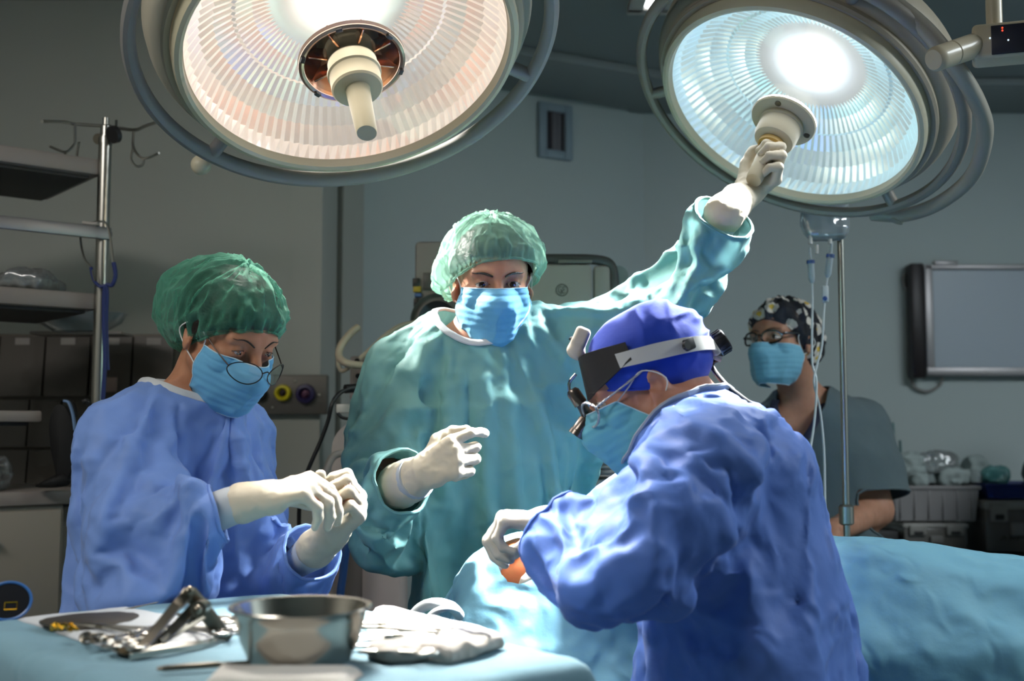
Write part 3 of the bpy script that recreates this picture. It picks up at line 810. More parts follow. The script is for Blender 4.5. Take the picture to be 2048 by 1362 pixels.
def ear_loops(H, parent, ends, up=(.083, .004, .022), mid=(.090, -.026, -.004), low=(.083, -.010, -.030), sides=(1, -1)):
    for i, sx in enumerate((1, -1)):
        if sx not in sides: continue
        a, b = ends[i]
        f = lambda p: H.w(sx*p[0], p[1], p[2])
        MB().tube([a, f((.076, .035, (up[2]-.010)*.5+.0)), f(up), f(mid), f(low), f((.074, .022, -.052)), b], .0012, 6, 5).build('ear_loop', ELAST, parent)
def finger_chain(o, X, Z, segs, curls):
    pts = [o]; a = 0; p = o
    for L, c in zip(segs, curls):
        a += c; p = p+L*(cos(a)*X+sin(a)*Z); pts.append(p)
    return pts
def hand_sdf(wrist, X, Z, side, curls, thumb, s=1.0, spread=.06, arm=None, fat=1.0):
    """glove of one hand; side 'r'/'l'; curls: 4 x 3 angles; thumb: 3 directions in hand axes (x fingers, y thumb side, z palm)"""
    X = nrm(X); Z = nrm(Z-X*np.dot(Z, X)); Y = np.cross(Z, X)*(1 if side == 'l' else -1)
    pt = lambda x, y, z: wrist+(X*x+Y*y+Z*z)*s
    kn = [(.087, .029), (.091, .0095), (.087, -.0105), (.078, -.0295)]
    ln = [(.041, .025, .020), (.045, .028, .021), (.041, .026, .020), (.032, .020, .018)]
    prims = []; palm = []
    for i, ((kx, ky), L) in enumerate(zip(kn, ln)):
        palm.append((pt(.0, ky*.55, 0), pt(kx, ky, 0), .0135*s*fat, .0112*s*fat))
        a = spread*(1.5-i)/1.5
        Xf = X*cos(a)+Y*sin(a)
        pts = finger_chain(pt(kx, ky, 0), Xf, Z, [l*s for l in L], curls[i])
        r = np.array([.0102, .0094, .0086, .0072])*s*fat*(.9 if i == 3 else 1)
        prims.append((pts, r))
    tp = [pt(.022, .022, .010)]; D = [X*t[0]+Y*t[1]+Z*t[2] for t in thumb]
    for L, d_ in zip((.042, .033, .026), D): tp.append(tp[-1]+nrm(d_)*L*s)
    tr = np.array([.0155, .0122, .0108, .0086])*s*fat
    pl = [pt(.07, 0, .004), pt(.03, -.015, .010)]
    def f(P):
        d = None
        for a, b, r0, r1 in palm:
            e = scap(P, a, b, r0, r1); d = e if d is None else smin(d, e, .016*s)
        d = smin(d, ssph(P, pt(.03, .010, .008), .017*s), .014*s); d = smin(d, ssph(P, pt(.032, -.020, .007), .015*s), .012*s)
        th = schain(P, tp, tr, .003); d = smin(d, th, .010*s)
        fg = None
        for pts, r in prims:
            e = schain(P, pts, r, .0015); 
            e = smin(e, ssph(P, pts[1], r[1]*1.07), .002); fg = e if fg is None else smin(fg, e, .0012)
        d = smin(d, fg, .005*s)
        if arm is not None:
            e = schain(P, [wrist+(X*.012)*s]+list(arm[0]), [.0250*s*fat]+list(arm[1]), .01); d = smin(d, e, .02*s)
        return d
    allp = np.array([p for ps, _ in prims for p in ps]+tp+[wrist]+(list(arm[0]) if arm is not None else []))
    return f, allp.min(0)-.06*s, allp.max(0)+.06*s, (tp, prims)
def glove_part(name, parent, *a, vox=.0026, mat=None, cutplane=None, wr=.0012, **k):
    f, lo, hi, _ = hand_sdf(*a, **k)
    V, F = sdf_mesh(f, lo, hi, vox)
    V = relax(V, F, 1, .4); N = normals_of(V, F)
    V = V+N*(wr*ridge(V*np.array([30, 30, 30.]), 3)+.0006*ridge(V*75, 9))[:, None]
    return mk(name, V, F, mat or GLOVE, parent)
def bouffant(H, parent, mat, off=.016, extra=(), front=.050, back=-.050, seed=1, gather=.006, vox=.0034, name='bouffant_cap', tilt=0.0, fold_lines=()):
    def f(P):
        q = H.loc(P)
        d = sell(q, (0, -.012, .032), (.080, .102, .088))-off
        for c, r in extra: d = smin(d, sell(q, c, r), .03)
        return d*H.k
    o = H.o; e = .24*H.k
    V, F = sdf_mesh(f, o-e, o+e, vox)
    q = H.loc(V)
    t = np.clip((q[:, 1]+.10)/.20, 0, 1)
    line = back+(front-back)*t**1.1+tilt*q[:, 0]+.002*np.sin(q[:, 1]*90+seed)
    g = q[:, 2]-line
    V, F = trim(V, F, g)
    q = H.loc(V); N = normals_of(V, F); t = np.clip((q[:, 1]+.10)/.20, 0, 1); h = q[:, 2]-(back+(front-back)*t**1.1)
    rim = np.exp(-np.maximum(h, 0)/.028)
    ang = np.arctan2(q[:, 0], q[:, 1]+.01)
    dsp = -off*.75*np.exp(-np.maximum(h, 0)/.014)
    dsp += gather*rim*np.sin(ang*46+3*vnoise(q*30, seed))*.35
    qq = np.stack([ang*2.2, h*9, q[:, 1]*6], 1)
    dsp += .0085*(ridge(qq*1.4, seed+4)-.2)*(1-.5*rim)+.004*(ridge(qq*3.1, seed+6)-.2)+.0022*ridge(q*np.array([34, 34, 34]), seed+8)
    V = V+N*dsp[:, None]*H.k
    if fold_lines: V = V+normals_of(V, F)*folds(V, N, [([H.w(*p) for p in L[0]],)+tuple(L[1:]) for L in fold_lines])[:, None]
    c = mk(name, V, F, mat, parent)
    lp = loops(V, F)[0]
    MB().tube(sm_loop(lp, 3, 2), .0028*H.k, 8, 0, True).build('elastic_hem', mat, c)
    return c
def hair_cap(H, parent, mat, bun=None, front=.052, back=-.075, off=.004):
    def f(P):
        q = H.loc(P); d = sell(q, (0, -.012, .031), (.079, .101, .088))-off
        if bun: d = smin(d, sell(q, *bun), .02)
        return d*H.k
    V, F = sdf_mesh(f, H.o-.22*H.k, H.o+.22*H.k, .0045)
    q = H.loc(V); t = np.clip((q[:, 1]+.10)/.20, 0, 1)
    V, F = trim(V, F, q[:, 2]-(back+(front-back)*t**.8))
    N = normals_of(V, F); q = H.loc(V)
    V = V+N*(.0015*vnoise(q*np.array([160, 40, 60]), 3))[:, None]
    return mk('hair', V, F, mat, parent)
def cloth_noise(V, amp, sc, seed, aniso=(1, 1, 1)):
    q = V*np.asarray(aniso)*sc
    return amp*(ridge(q, seed)-.25)+amp*.45*(ridge(q*2.1, seed+31)-.2)+amp*.16*ridge(q*4.7, seed+77)
def loft_d(P, zs, cx, cy, rx, ry, yaw=0.0):
    """upright torso of elliptic sections"""
    z = P[:, 2]; X = P[:, 0]-np.interp(z, zs, cx); Y = P[:, 1]-np.interp(z, zs, cy)
    yaw = np.interp(z, zs, yaw) if not np.isscalar(yaw) else yaw
    c, s = np.cos(yaw), np.sin(yaw); x = c*X+s*Y; y = -s*X+c*Y
    a = np.interp(z, zs, rx); b = np.interp(z, zs, ry)
    k0 = np.sqrt((x/a)**2+(y/b)**2); k1 = np.sqrt((x/(a*a))**2+(y/(b*b))**2)+1e-6
    d = k0*(k0-1)/k1
    return np.maximum(d, np.maximum(zs[0]-z, z-zs[-1]))
def shoe_pair(parent, feet, yaw, mat):
    f = np.array([sin(yaw), -cos(yaw), 0])
    for p in feet:
        p = np.array([p[0], p[1], 0.0])
        fn = lambda P: np.maximum(smin(scap(P, p+f*-.04+[0, 0, .045], p+f*.15+[0, 0, .03], .045, .036), ssph(P, p+[0, 0, .08], .045), .03), -P[:, 2]+.001)
        V, F = sdf_mesh(fn, p-.26, p+np.array([.26, .26, .18]), .012)
        mk('shoe', V, F, mat, parent)
def nearest_loop(lp, c): return min(lp, key=lambda L: np.linalg.norm(L.mean(0)-c))
def make_gown(parent, name, mat, f, lo, hi, neck, cuffs, hem, collider, h=.013, frames=21, shrink=-.12, rough=.008, seed=1, post=None, sub=1, bend=.12, gravity=1.0, hemname='sleeve_hem', bind=TRIMW, bind_r=.0065, crease=.0065, keep=None):
    """a loose garment: modelled shell, opened at neck, cuffs and hem, then draped over the body"""
    V, F = sdf_mesh(f, np.asarray(lo, float), np.asarray(hi, float), h)
    nc, na, nr = neck; na = nrm(na)
    def openings(V):
        q = V-nc; hg = q@na; rad = np.linalg.norm(q-hg[:, None]*na, axis=1)
        gs = [np.maximum(rad-nr, -.03-hg)]
        for c, d, r in cuffs: gs.append(np.where(np.linalg.norm(V-c, axis=1) < r, (c-V)@nrm(d), 1))
        return np.minimum.reduce(gs)
    g = np.minimum(openings(V), V[:, 2]-hem)
    if keep is not None: g = np.minimum(g, keep(V))
    N = normals_of(V, F)
    V = V+N*(rough*(vnoise(V*11, seed)+.6*vnoise(V*24, seed+3)))[:, None]
    V, F = trim(V, F, g)
    pin = np.clip(1.15-openings(V)/.03, 0, 1)
    V = drape(V, F, pin, collider, (np.asarray(lo)-.05, np.asarray(hi)+.05), frames=frames, shrink=shrink, bend=bend, gravity=gravity)
    if sub: V, F = subdivide(V, F, sub)
    N = normals_of(V, F)
    V = V+N*(crease*(ridge(V*9, seed+5, .5)-.3)+crease*.5*(ridge(V*19, seed+9, .5)-.2)+crease*.2*ridge(V*40, seed+12))[:, None]
    if post is not None: V = V+N*post(V, N)[:, None]
    for _ in range(2):             # keep the cloth outside the body
        dd = collider(V.astype(np.float32)); V = V+N*np.clip(.007-dd, 0, .02)[:, None]
    o = mk(name, V, F, mat, parent)
    lp = loops(V, F)
    MB().tube(sm_loop(nearest_loop(lp, nc), 6, 3), bind_r, 10, 0, True, flat=(1.3, .6)).build('neckline_binding', bind, o)
    for c, d, r in cuffs:
        L = nearest_loop(lp, c)
        MB().tube(sm_loop(L, 4, 3), .0035, 8, 0, True).build(hemname, mat, o)
    return o, V, F
# ------------------------------------------------------------------ surgeon in green behind the patient
GREEN = fabric('green_gown', '74a8a4', transl=0.10, rough=0.6, fine=700, sheen=0.1, crumple=.8)
GCAP = fabric('green_bouffant', 'a9dcc8', transl=0.4, rough=0.8, clear=0.55, fine=700)
SK_M = skin('man', 'c08e75', 'b27d66')
Hm = Head(W(996, 568, 2.35), radians(9), radians(9), radians(1.5), 1.0)
feet = [(-.16, 2.5), (.13, 2.5)]
man = thing('person', 'person in a green gown and pale green cap reaching up to the lamp handle', 'person', (0, 2.47, 0))
nb = W(962, 672, 2.465)
shR, shL = W(796, 738, 2.45), W(1150, 700, 2.46)
elR, wrR = W(733, 985, 2.33), W(838, 950, 2.15)
elL, wrL = W(1372, 556, 2.42), W(1474, 396, 2.275)
hipz = 0.93; cxm = W(985, 1000, 2.45)[0]
# hand on the lamp handle
Hc = LR(0, 0, .172)
XL_, ZL_ = nrm([.68, -.48, .60]), nrm([-.76, -.57, .40])
ZL_ = nrm(ZL_-XL_*np.dot(ZL_, XL_)); YL_ = np.cross(ZL_, XL_)
wl = Hc-ZL_*.032-XL_*.078
wrL = W(1443, 437, 2.285)*.45+wl*.55
inhand = lambda d: (np.dot(d, XL_), np.dot(d, YL_), np.dot(d, ZL_))
gripL = dict(curls=[(.50, 1.65, .95), (.55, 1.65, .95), (.6, 1.65, .95), (.7, 1.6, .95)], thumb=[inhand((.10, .25, .9)), inhand((.45, .0, .8)), inhand((.9, -.25, .3))], fat=1.1)
XR_, ZR_ = nrm([.80, -.42, .42]), nrm([.42, .85, -.10])
fistR = dict(curls=[(.55, .75, .35), (1.15, 1.50, .8), (1.2, 1.55, .8), (1.25, 1.55, .8)], thumb=[(.55, .75, .45), (.85, .2, .55), (.85, -.2, .5)])
fL = hand_sdf(wl, XL_, ZL_, 'l', arm=([wrL, elL], [.029, .036]), **gripL)
fR = hand_sdf(wrR, XR_, ZR_, 'r', arm=([W(800, 968, 2.2), elR], [.032, .045]), **fistR)
def man_body(P):
    d = Hm.d(P, open_=.0041)
    d = smin(d, scap(P, Hm.w(0, -.030, -.05), nb+[0, .005, -.02], .058, .064), .03)
    t = loft_d(P, [.86, .95, 1.15, 1.35, 1.46, 1.53], [cxm]*6, [2.47]*6, [.165, .17, .155, .18, .16, .06], [.11, .115, .10, .11, .09, .05])
    t = smin(t, scap(P, shR, shL, .055), .06); t = smin(t, scap(P, nb-[0, 0, .03], shR, .055, .055), .04); t = smin(t, scap(P, nb-[0, 0, .03], shL, .055, .055), .04)
    d = smin(d, t, .04)
    d = smin(d, schain(P, [shR, elR, W(800, 968, 2.2), wrR], [.05, .042, .033, .026], .02), .03)
    d = smin(d, schain(P, [shL, elL, wrL, wl], [.05, .040, .028, .024], .02), .03)
    for s, ft in ((-1, feet[0]), (1, feet[1])):
        d = smin(d, schain(P, [np.array([cxm+s*.085, 2.47, .9]), np.array([ft[0], 2.46, .5]), np.array([ft[0], 2.5, .09])], [.085, .055, .04], .02), .03)
    return d
def both_hands(P): return np.minimum(man_body(P), np.minimum(fL[0](P)+.0016, fR[0](P)+.0016))
lo = np.array([-.5, 2.0, .04]); hi = np.array([.75, 2.72, 2.02])
fz = [(Hm.o[2]-.15, Hm.o[2]+.14, .0042), (wl[2]-.1, wl[2]+.12, .007), (wrR[2]-.08, wrR[2]+.12, .007)]
fx = [(Hm.o[0]-.1, Hm.o[0]+.1, .0042)]; fy = [(Hm.o[1]-.12, Hm.o[1]+.12, .0042)]
V, F = sdf_mesh(both_hands, lo, hi, .013, (fx, fy, fz)); mk('body', V, F, SK_M, man)
sym_eyes(Hm, man, look=(.18, -.12)); brows(Hm, man, HAIR, x0=.013, x1=.054, z0=.0155, z1=.0205, arch=.0045, r=.0048)
hair_cap(Hm, man, HAIR, front=.062, back=-.06, off=.009)
bouffant(Hm, man, GCAP, off=.022, extra=[((.062, -.035, .006), (.062, .075, .078)), ((-.035, -.02, .060), (.080, .08, .062)), ((.02, -.02, .075), (.07, .08, .06))], front=.054, back=-.052, seed=3, gather=.007, tilt=-.12)
mk_, ends = mask_part(Hm, man, MASKM, top=-.0085)
ear_loops(Hm, mk_, ends)
# gown
cl = [W(968, 1240, 2.44)[0]]*3+[W(975, 1130, 2.44)[0], W(985, 980, 2.44)[0], W(985, 850, 2.44)[0], W(975, 740, 2.44)[0], nb[0]]
gz = [.30, .62, .92, 1.10, 1.24, 1.38, 1.49, 1.585]
sleeveR = [shR+[.02, 0, 0], W(748, 850, 2.40), W(742, 972, 2.33), W(770, 985, 2.25), W(806, 968, 2.20)]
sleeveL = [shL, W(1262, 640, 2.45), W(1365, 560, 2.41), W(1412, 490, 2.33), W(1443, 437, 2.285)]
def man_gown(P):
    d = loft_d(P, gz, cl, [2.47]*8, [.27, .245, .222, .222, .225, .222, .175, .10], [.20, .18, .165, .160, .158, .150, .125, .095])
    d = smin(d, scap(P, nb-[0, 0, .02], shR, .085, .085), .06); d = smin(d, scap(P, nb-[0, 0, .03], shL+[0, 0, .015], .085, .09), .06)
    d = smin(d, schain(P, sleeveR, [.088, .086, .088, .080, .055], .03), .045)
    d = smin(d, schain(P, sleeveL, [.098, .098, .084, .072, .058], .03), .06)
    return d
cutR = nrm(sleeveR[-1]-sleeveR[-2]); cutL = nrm(sleeveL[-1]-sleeveL[-2])
def man_post(V, N):
    return folds(V, N, [
     ([W(850, 665, 2.36), W(900, 720, 2.33), W(925, 790, 2.31), W(895, 830, 2.30)], .016, .008),
     ([W(1040, 650, 2.36), W(1060, 760, 2.31), W(1050, 900, 2.30), W(1040, 980, 2.3)], .012, -.020, True),
     ([W(1062, 650, 2.36), W(1085, 760, 2.31), W(1078, 900, 2.30), W(1060, 1010, 2.3)], .020, .014),
     ([W(835, 735, 2.36), W(850, 800, 2.33), W(838, 900, 2.33), W(850, 950, 2.32)], .012, -.020, True),
     ([W(905, 860, 2.30), W(985, 830, 2.3), W(1010, 760, 2.3)], .014, .008),
     ([W(1185, 660, 2.38), W(1200, 740, 2.36), W(1190, 860, 2.36), W(1180, 1000, 2.36)], .016, .010)])
gown, GV, GF = make_gown(man, 'gown', GREEN, man_gown, (-.55, 2.05, .28), (.66, 2.74, 1.86),
    (nb+[.0, -.03, .02], (.02, -.42, 1.0), .098), [(sleeveR[-1]+cutR*.002, cutR, .14), (sleeveL[-1]+cutL*.002, cutL, .13)], .34, both_hands, seed=11, post=man_post)
# knit cuffs under the gloves, then the gloves
MB().tube([sleeveR[-2]*.8+sleeveR[-1]*.2, sleeveR[-1]+cutR*.02, sleeveR[-1]+cutR*.05], [.030, .0405, .040], 24, 4).build('sleeve_cuff', CUFF, man)
MB().tube([sleeveL[-2]*.8+sleeveL[-1]*.2, sleeveL[-1]-cutL*.004, sleeveL[-1]*.8+wl*.2], [.030, .0385, .0375], 24, 4).build('sleeve_cuff', CUFF, man)
glove_part('glove', man, wl, XL_, ZL_, 'l', arm=([wl*.55+(sleeveL[-1]+cutL*.03)*.45, sleeveL[-1]+cutL*.012], [.0335, .0405]), **gripL)
glove_part('glove', man, wrR, XR_, ZR_, 'r', arm=([sleeveR[-1]+cutR*.03, sleeveR[-1]-cutR*.012], [.039, .044]), **fistR)
# scrub trousers and shoes below the gown
def trousers(P):
    d = None
    for s, ft in ((-1, feet[0]), (1, feet[1])):
        e = schain(P, [np.array([cxm+s*.085, 2.47, .9]), np.array([ft[0], 2.46, .5]), np.array([ft[0], 2.5, .10])], [.11, .085, .075], .02); d = e if d is None else smin(d, e, .04)
    return np.maximum(d, .09-P[:, 2])
V, F = sdf_mesh(trousers, (-.5, 2.2, .08), (.5, 2.75, 1.05), .018); mk('scrub_trousers', V, F, GREEN, man)
shoe_pair(man, feet, 0, pm('white_clog', 'd8d8d8', .5))
# ------------------------------------------------------------------ nurse in blue beside the instrument table
BLUE = fabric('blue_gown', '7c9ee2', transl=0.12, rough=0.55, fine=700, sheen=0.15, crumple=.8)
NCAP = fabric('dark_green_bouffant', '4f9a80', transl=0.2, rough=0.8, clear=0.6, fine=700)
SK_N = skin('nurse', 'bf8a6c', 'b17a5c')
Hn = Head(W(505, 704, 2.00), radians(50), radians(27), 0, .94)
nfeet = [(-.70, 2.05), (-.52, 2.22)]
nurse = thing('person', 'person in a blue gown and dark green cap bending over their gloved hands', 'person', (-.6, 2.12, 0))
nn = W(372, 812, 2.10)
nsR, nsL = W(232, 872, 1.96), W(478, 868, 2.22)
neR, nwR = W(226, 1066, 1.855), W(514, 1000, 1.84)
neL, nwL = W(545, 1150, 2.14), W(658, 1074, 1.97)
nX1, nZ1 = nrm([.93, .05, .26]), nrm([.30, .42, -.85])
nX2, nZ2 = nrm([.62, -.25, .72]), nrm([-.62, -.62, .40])
ph1 = dict(curls=[(.85, .55, .35), (.95, .60, .35), (1.0, .7, .4), (1.05, .75, .4)], thumb=[(.65, .45, .6), (.8, .1, .6), (.85, -.1, .5)], s=.97)
ph2 = dict(curls=[(1.0, 1.3, .7), (1.15, 1.45, .8), (1.2, 1.5, .8), (1.25, 1.5, .8)], thumb=[(.5, .45, .75), (.75, -.1, .65), (.75, -.3, .55)], s=.97)
nf1 = hand_sdf(nwR, nX1, nZ1, 'r', arm=([W(490, 1006, 1.842), W(430, 1024, 1.845), neR], [.026, .026, .036]), **ph1)
nf2 = hand_sdf(nwL, nX2, nZ2, 'l', arm=([W(618, 1106, 2.03), neL], [.021, .022]), **ph2)
ncx, ncy = W(325, 1000, 2.10)[0], 2.11
def nurse_body0(P):
    d = Hn.d(P, open_=.0003)
    d = smin(d, scap(P, Hn.w(0, -.035, -.05), nn+[0, .01, -.02], .048, .055), .03)
    t = loft_d(P, [.82, .92, 1.10, 1.25, 1.36, 1.42], [ncx]*4+[nn[0]-.01]*2, [ncy]*6, [.165, .17, .14, .16, .14, .05], [.11, .115, .095, .115, .09, .05], yaw=radians(50))
    t = smin(t, scap(P, nsR, nsL, .05), .06)
    d = smin(d, t, .04)
    d = smin(d, schain(P, [nsR, neR, W(430, 1024, 1.845), W(485, 1006, 1.842), nwR], [.045, .036, .026, .024, .022], .02), .03)
    d = smin(d, schain(P, [nsL, neL, W(612, 1108, 2.03), nwL], [.042, .026, .022, .020], .02), .03)
    for s, ft in ((-1, nfeet[0]), (1, nfeet[1])):
        d = smin(d, schain(P, [np.array([ncx+s*.06, ncy+s*.07, .86]), np.array([ft[0], ft[1], .48]), np.array([ft[0], ft[1], .09])], [.08, .05, .038], .02), .03)
    return d
def nurse_body(P): return np.minimum(nurse_body0(P), np.minimum(nf1[0](P)+.0016, nf2[0](P)+.0016))
fz = [(Hn.o[2]-.16, Hn.o[2]+.13, .0042)]; fx = [(Hn.o[0]-.12, Hn.o[0]+.12, .0042), (nwR[0]-.03, nwR[0]+.2, .007)]; fy = [(Hn.o[1]-.13, Hn.o[1]+.12, .0042)]
V, F = sdf_mesh(nurse_body, (-.95, 1.70, .04), (-.16, 2.45, 1.72), .013, (fx, fy, fz)); mk('body', V, F, SK_N, nurse)
sym_eyes(Hn, nurse, look=(0, -.30)); brows(Hn, nurse, HAIR, x0=.012, x1=.052, z0=.015, z1=.0195, arch=.008, r=.0026)
hair_cap(Hn, nurse, HAIR, bun=((0, -.105, .02), (.05, .045, .05)), front=.052, back=-.085, off=.009)
bouffant(Hn, nurse, NCAP, off=.016, extra=[((0, -.105, .010), (.086, .088, .092)), ((0, -.03, .055), (.078, .085, .068))], front=.048, back=-.095, seed=9, gather=.005)
nm, ends = mask_part(Hn, nurse, MASKM, top=-.013, yb=.030)
ear_loops(Hn, nm, ends)
# wire glasses slid down the nose
WIRE = pm('gold_black_wire', '2a2320', 0.3, 0.8)
gl = []
for sx in (1, -1):
    cx_ = sx*.0345; pts = []
    for a in np.linspace(0, 2*pi, 20, endpoint=False):
        x = cx_+.0265*cos(a)*(1+.06*cos(2*a)); z = -.014+.0205*sin(a)
        pts.append(Hn.w(x, .138-.030*(abs(x)/.06)**2, z-.010))
    gl.append(pts)
glasses = MB().tube(gl[0], .0010, 8, 2, True).tube(gl[1], .0010, 8, 2, True)
glasses.tube([Hn.w(.008, .138, -.019), Hn.w(0, .141, -.014), Hn.w(-.008, .138, -.019)], .0011, 8, 4)
go = glasses.build('glasses', WIRE, nurse)
for sx, pts in zip((1, -1), gl):
    c = np.mean(pts, 0); V = np.array([c]+pts); MBt = MB(); MBt.add(V, [[0, i+1, (i+1) % 20+1] for i in range(20)])
    MBt.build('lens', glassy('spectacle_lens', refl=.05, rough=.02), go)
    MB().tube([Hn.w(sx*.061, .107, -.020), Hn.w(sx*.070, .07, -.006), Hn.w(sx*.079, .01, .018), Hn.w(sx*.078, -.02, .012)], .0012, 8, 5).build('temple', WIRE, go)
# gown
nsl1 = [nsR, W(212, 965, 1.885), W(232, 1066, 1.82), W(330, 1058, 1.825), W(432, 1026, 1.842)]
nsl2 = [nsL, W(515, 1010, 2.20), W(560, 1150, 2.12), W(618, 1108, 2.03)]
def nurse_gown(P):
    d = loft_d(P, [.30, .60, .90, 1.05, 1.20, 1.32, 1.385], [W(305, 1200, 2.1)[0]]*3+[W(312, 1100, 2.1)[0], ncx, W(345, 900, 2.1)[0], nn[0]], [ncy+.02]*4+[ncy+.01, ncy, ncy],
        [.275, .26, .245, .230, .205, .19, .12], [.22, .18, .155, .145, .145, .145, .11], yaw=np.radians([10, 12, 16, 24, 38, 50, 50]))
    d = smin(d, scap(P, nn-[0, 0, .03], nsR, .085, .085), .06); d = smin(d, scap(P, nn-[0, 0, .03], nsL, .08, .08), .06)
    d = smin(d, schain(P, nsl1, [.088, .092, .098, .080, .044], .03), .025)
    d = smin(d, schain(P, nsl2, [.085, .085, .080, .050], .03), .045)
    return d
c1 = nrm(nsl1[-1]-nsl1[-2]); c2 = nrm(nsl2[-1]-nsl2[-2])
def nurse_post(V, N):
    return folds(V, N, [
     ([W(180, 1000, 1.83), W(205, 1045, 1.78), W(250, 1010, 1.78), W(300, 985, 1.79)], .018, .012),
     ([W(215, 1060, 1.76), W(262, 1025, 1.76), W(330, 1030, 1.78)], .012, -.014, True),
     ([W(330, 990, 1.79), W(370, 965, 1.8), W(410, 985, 1.8)], .016, .012),
     ([W(190, 880, 1.87), W(230, 930, 1.84), W(270, 905, 1.86), W(300, 870, 1.9)], .012, -.014, True),
     ([W(240, 840, 1.9), W(275, 920, 1.87), W(310, 980, 1.86)], .012, .010),
     ([W(335, 880, 1.95), W(345, 940, 1.93), W(335, 1000, 1.93)], .014, -.018, True),
     ([W(375, 900, 1.96), W(390, 980, 1.95), W(400, 1080, 1.95)], .016, .008),
     ([W(455, 950, 1.97), W(470, 1050, 1.97), W(480, 1180, 1.97)], .02, .01)])
ng, _, _ = make_gown(nurse, 'gown', BLUE, nurse_gown, (-1.02, 1.70, .26), (-.18, 2.50, 1.50), (nn+[.0, -.01, .005], (.40, -.35, 1.0), .082),
    [(nsl1[-1]+c1*.002, c1, .12), (nsl2[-1]+c2*.002, c2, .10)], .32, nurse_body, seed=31, post=nurse_post, bind_r=.006)
MB().tube([nsl1[-1]-c1*.035, nsl1[-1]-c1*.012, W(460, 1013, 1.842), W(496, 1004, 1.841)], [.020, .032, .031, .0295], 24, 4).build('sleeve_cuff', CUFF, nurse)
MB().tube([nsl2[-1]-c2*.07, nsl2[-1]+c2*.02, nwL+(nsl2[-1]-nwL)*.3], [.024, .034, .031], 24, 4).build('sleeve_cuff', CUFF, nurse)
glove_part('glove', nurse, nwR, nX1, nZ1, 'r', arm=([W(486, 1006, 1.842)], [.0325]), **ph1)
glove_part('glove', nurse, nwL, nX2, nZ2, 'l', arm=([W(632, 1096, 1.995)], [.0335]), **ph2)
# strap of the scrub lanyard seen inside the collar
lc = [Hn.w(.045, -.10, -.10)*0+W(318, 768, 2.04), W(332, 782, 2.015), W(346, 796, 2.0)]
MB().tube(lc, .009, 8, 4, flat=(1, .3)).build('lanyard', BLACKPL, nurse)
shoe_pair(nurse, nfeet, radians(50), pm('white_clog', 'd8d8d8', .5))
# ------------------------------------------------------------------ surgeon in blue bending over the patient, back to the camera's right
BLUE2 = fabric('deep_blue_gown', '6288dc', transl=0.12, rough=0.55, fine=700, sheen=0.15, crumple=.8)
RCAP = fabric('royal_blue_cap', '1c3fb4', transl=0.03, rough=0.75, fine=900, sheen=.2)
SK_S = skin('surgeon', 'c08a74', 'b07a64')
Hs = Head(W(1204, 809, 1.93), radians(-94), radians(24), radians(0), 1.0)
sfeet = [(.42, 1.74), (.44, 1.96)]
sur = thing('person', 'person in a blue gown and royal blue cap bending over the patient', 'person', (.42, 1.84, 0))
sn = W(1392, 872, 1.89)
ssN, ssF = W(1405, 930, 1.69), W(1400, 925, 2.04)
seN, swN = W(1240, 1095, 1.62), W(1112, 1046, 1.91)
seF, swF = W(1230, 1080, 2.16), W(1110, 1085, 2.13)
sX1, sZ1 = nrm([-.95, .16, .06]), nrm([-.15, .05, -1])
sX2, sZ2 = nrm([-.92, -.05, -.25]), nrm([-.2, -.2, -.9])
sp1 = dict(curls=[(1.0, .9, .5), (1.05, 1.0, .5), (1.1, 1.1, .6), (1.1, 1.2, .6)], thumb=[(.6, .4, .65), (.75, .05, .65), (.8, -.1, .6)])
sp2 = dict(curls=[(.7, .8, .4), (.8, .9, .5), (.9, 1.0, .5), (1., 1.0, .5)], thumb=[(.6, .4, .65), (.75, .05, .65), (.8, -.1, .6)])
sf1 = hand_sdf(swN, sX1, sZ1, 'l', arm=([W(1170, 1085, 1.80), seN], [.024, .026]), **sp1)
sf2 = hand_sdf(swF, sX2, sZ2, 'r', arm=([seF], [.042]), **sp2)
spine = [W(1520, 1420, 1.80), W(1490, 1180, 1.82), W(1445, 980, 1.85), sn]
def sur_body0(P):
    d = Hs.d(P)
    d = smin(d, scap(P, Hs.w(0, -.040, -.05), sn, .055, .062), .03)
    t = schain(P, spine, [.14, .13, .13, .06], .05)
    t = smin(t, scap(P, ssN, ssF, .055), .06); t = smin(t, scap(P, sn, ssN, .055), .05); t = smin(t, scap(P, sn, ssF, .055), .05)
    d = smin(d, t, .04)
    d = smin(d, schain(P, [ssN, seN, W(1170, 1085, 1.80), swN], [.042, .028, .024, .021], .02), .03)
    d = smin(d, schain(P, [ssF, seF, swF], [.05, .042, .026], .02), .03)
    for ft in sfeet:
        d = smin(d, schain(P, [np.array([.40, ft[1], .88]), np.array([.41, ft[1], .48]), np.array([ft[0], ft[1], .09])], [.09, .055, .04], .02), .04)
    return d
def sur_body(P): return np.minimum(sur_body0(P), np.minimum(sf1[0](P)+.0016, sf2[0](P)+.0016))
fz = [(Hs.o[2]-.17, Hs.o[2]+.13, .0045)]; fx = [(Hs.o[0]-.14, Hs.o[0]+.12, .0045)]; fy = [(Hs.o[1]-.1, Hs.o[1]+.1, .0045)]
V, F = sdf_mesh(sur_body, (-.02, 1.48, .04), (.68, 2.30, 1.66), .013, (fx, fy, fz)); mk('body', V, F, SK_S, sur)
sym_eyes(Hs, sur, look=(0, -.5)); brows(Hs, sur, HAIR, r=.0032)
hair_cap(Hs, sur, HAIR, front=.045, back=-.088, off=.002)
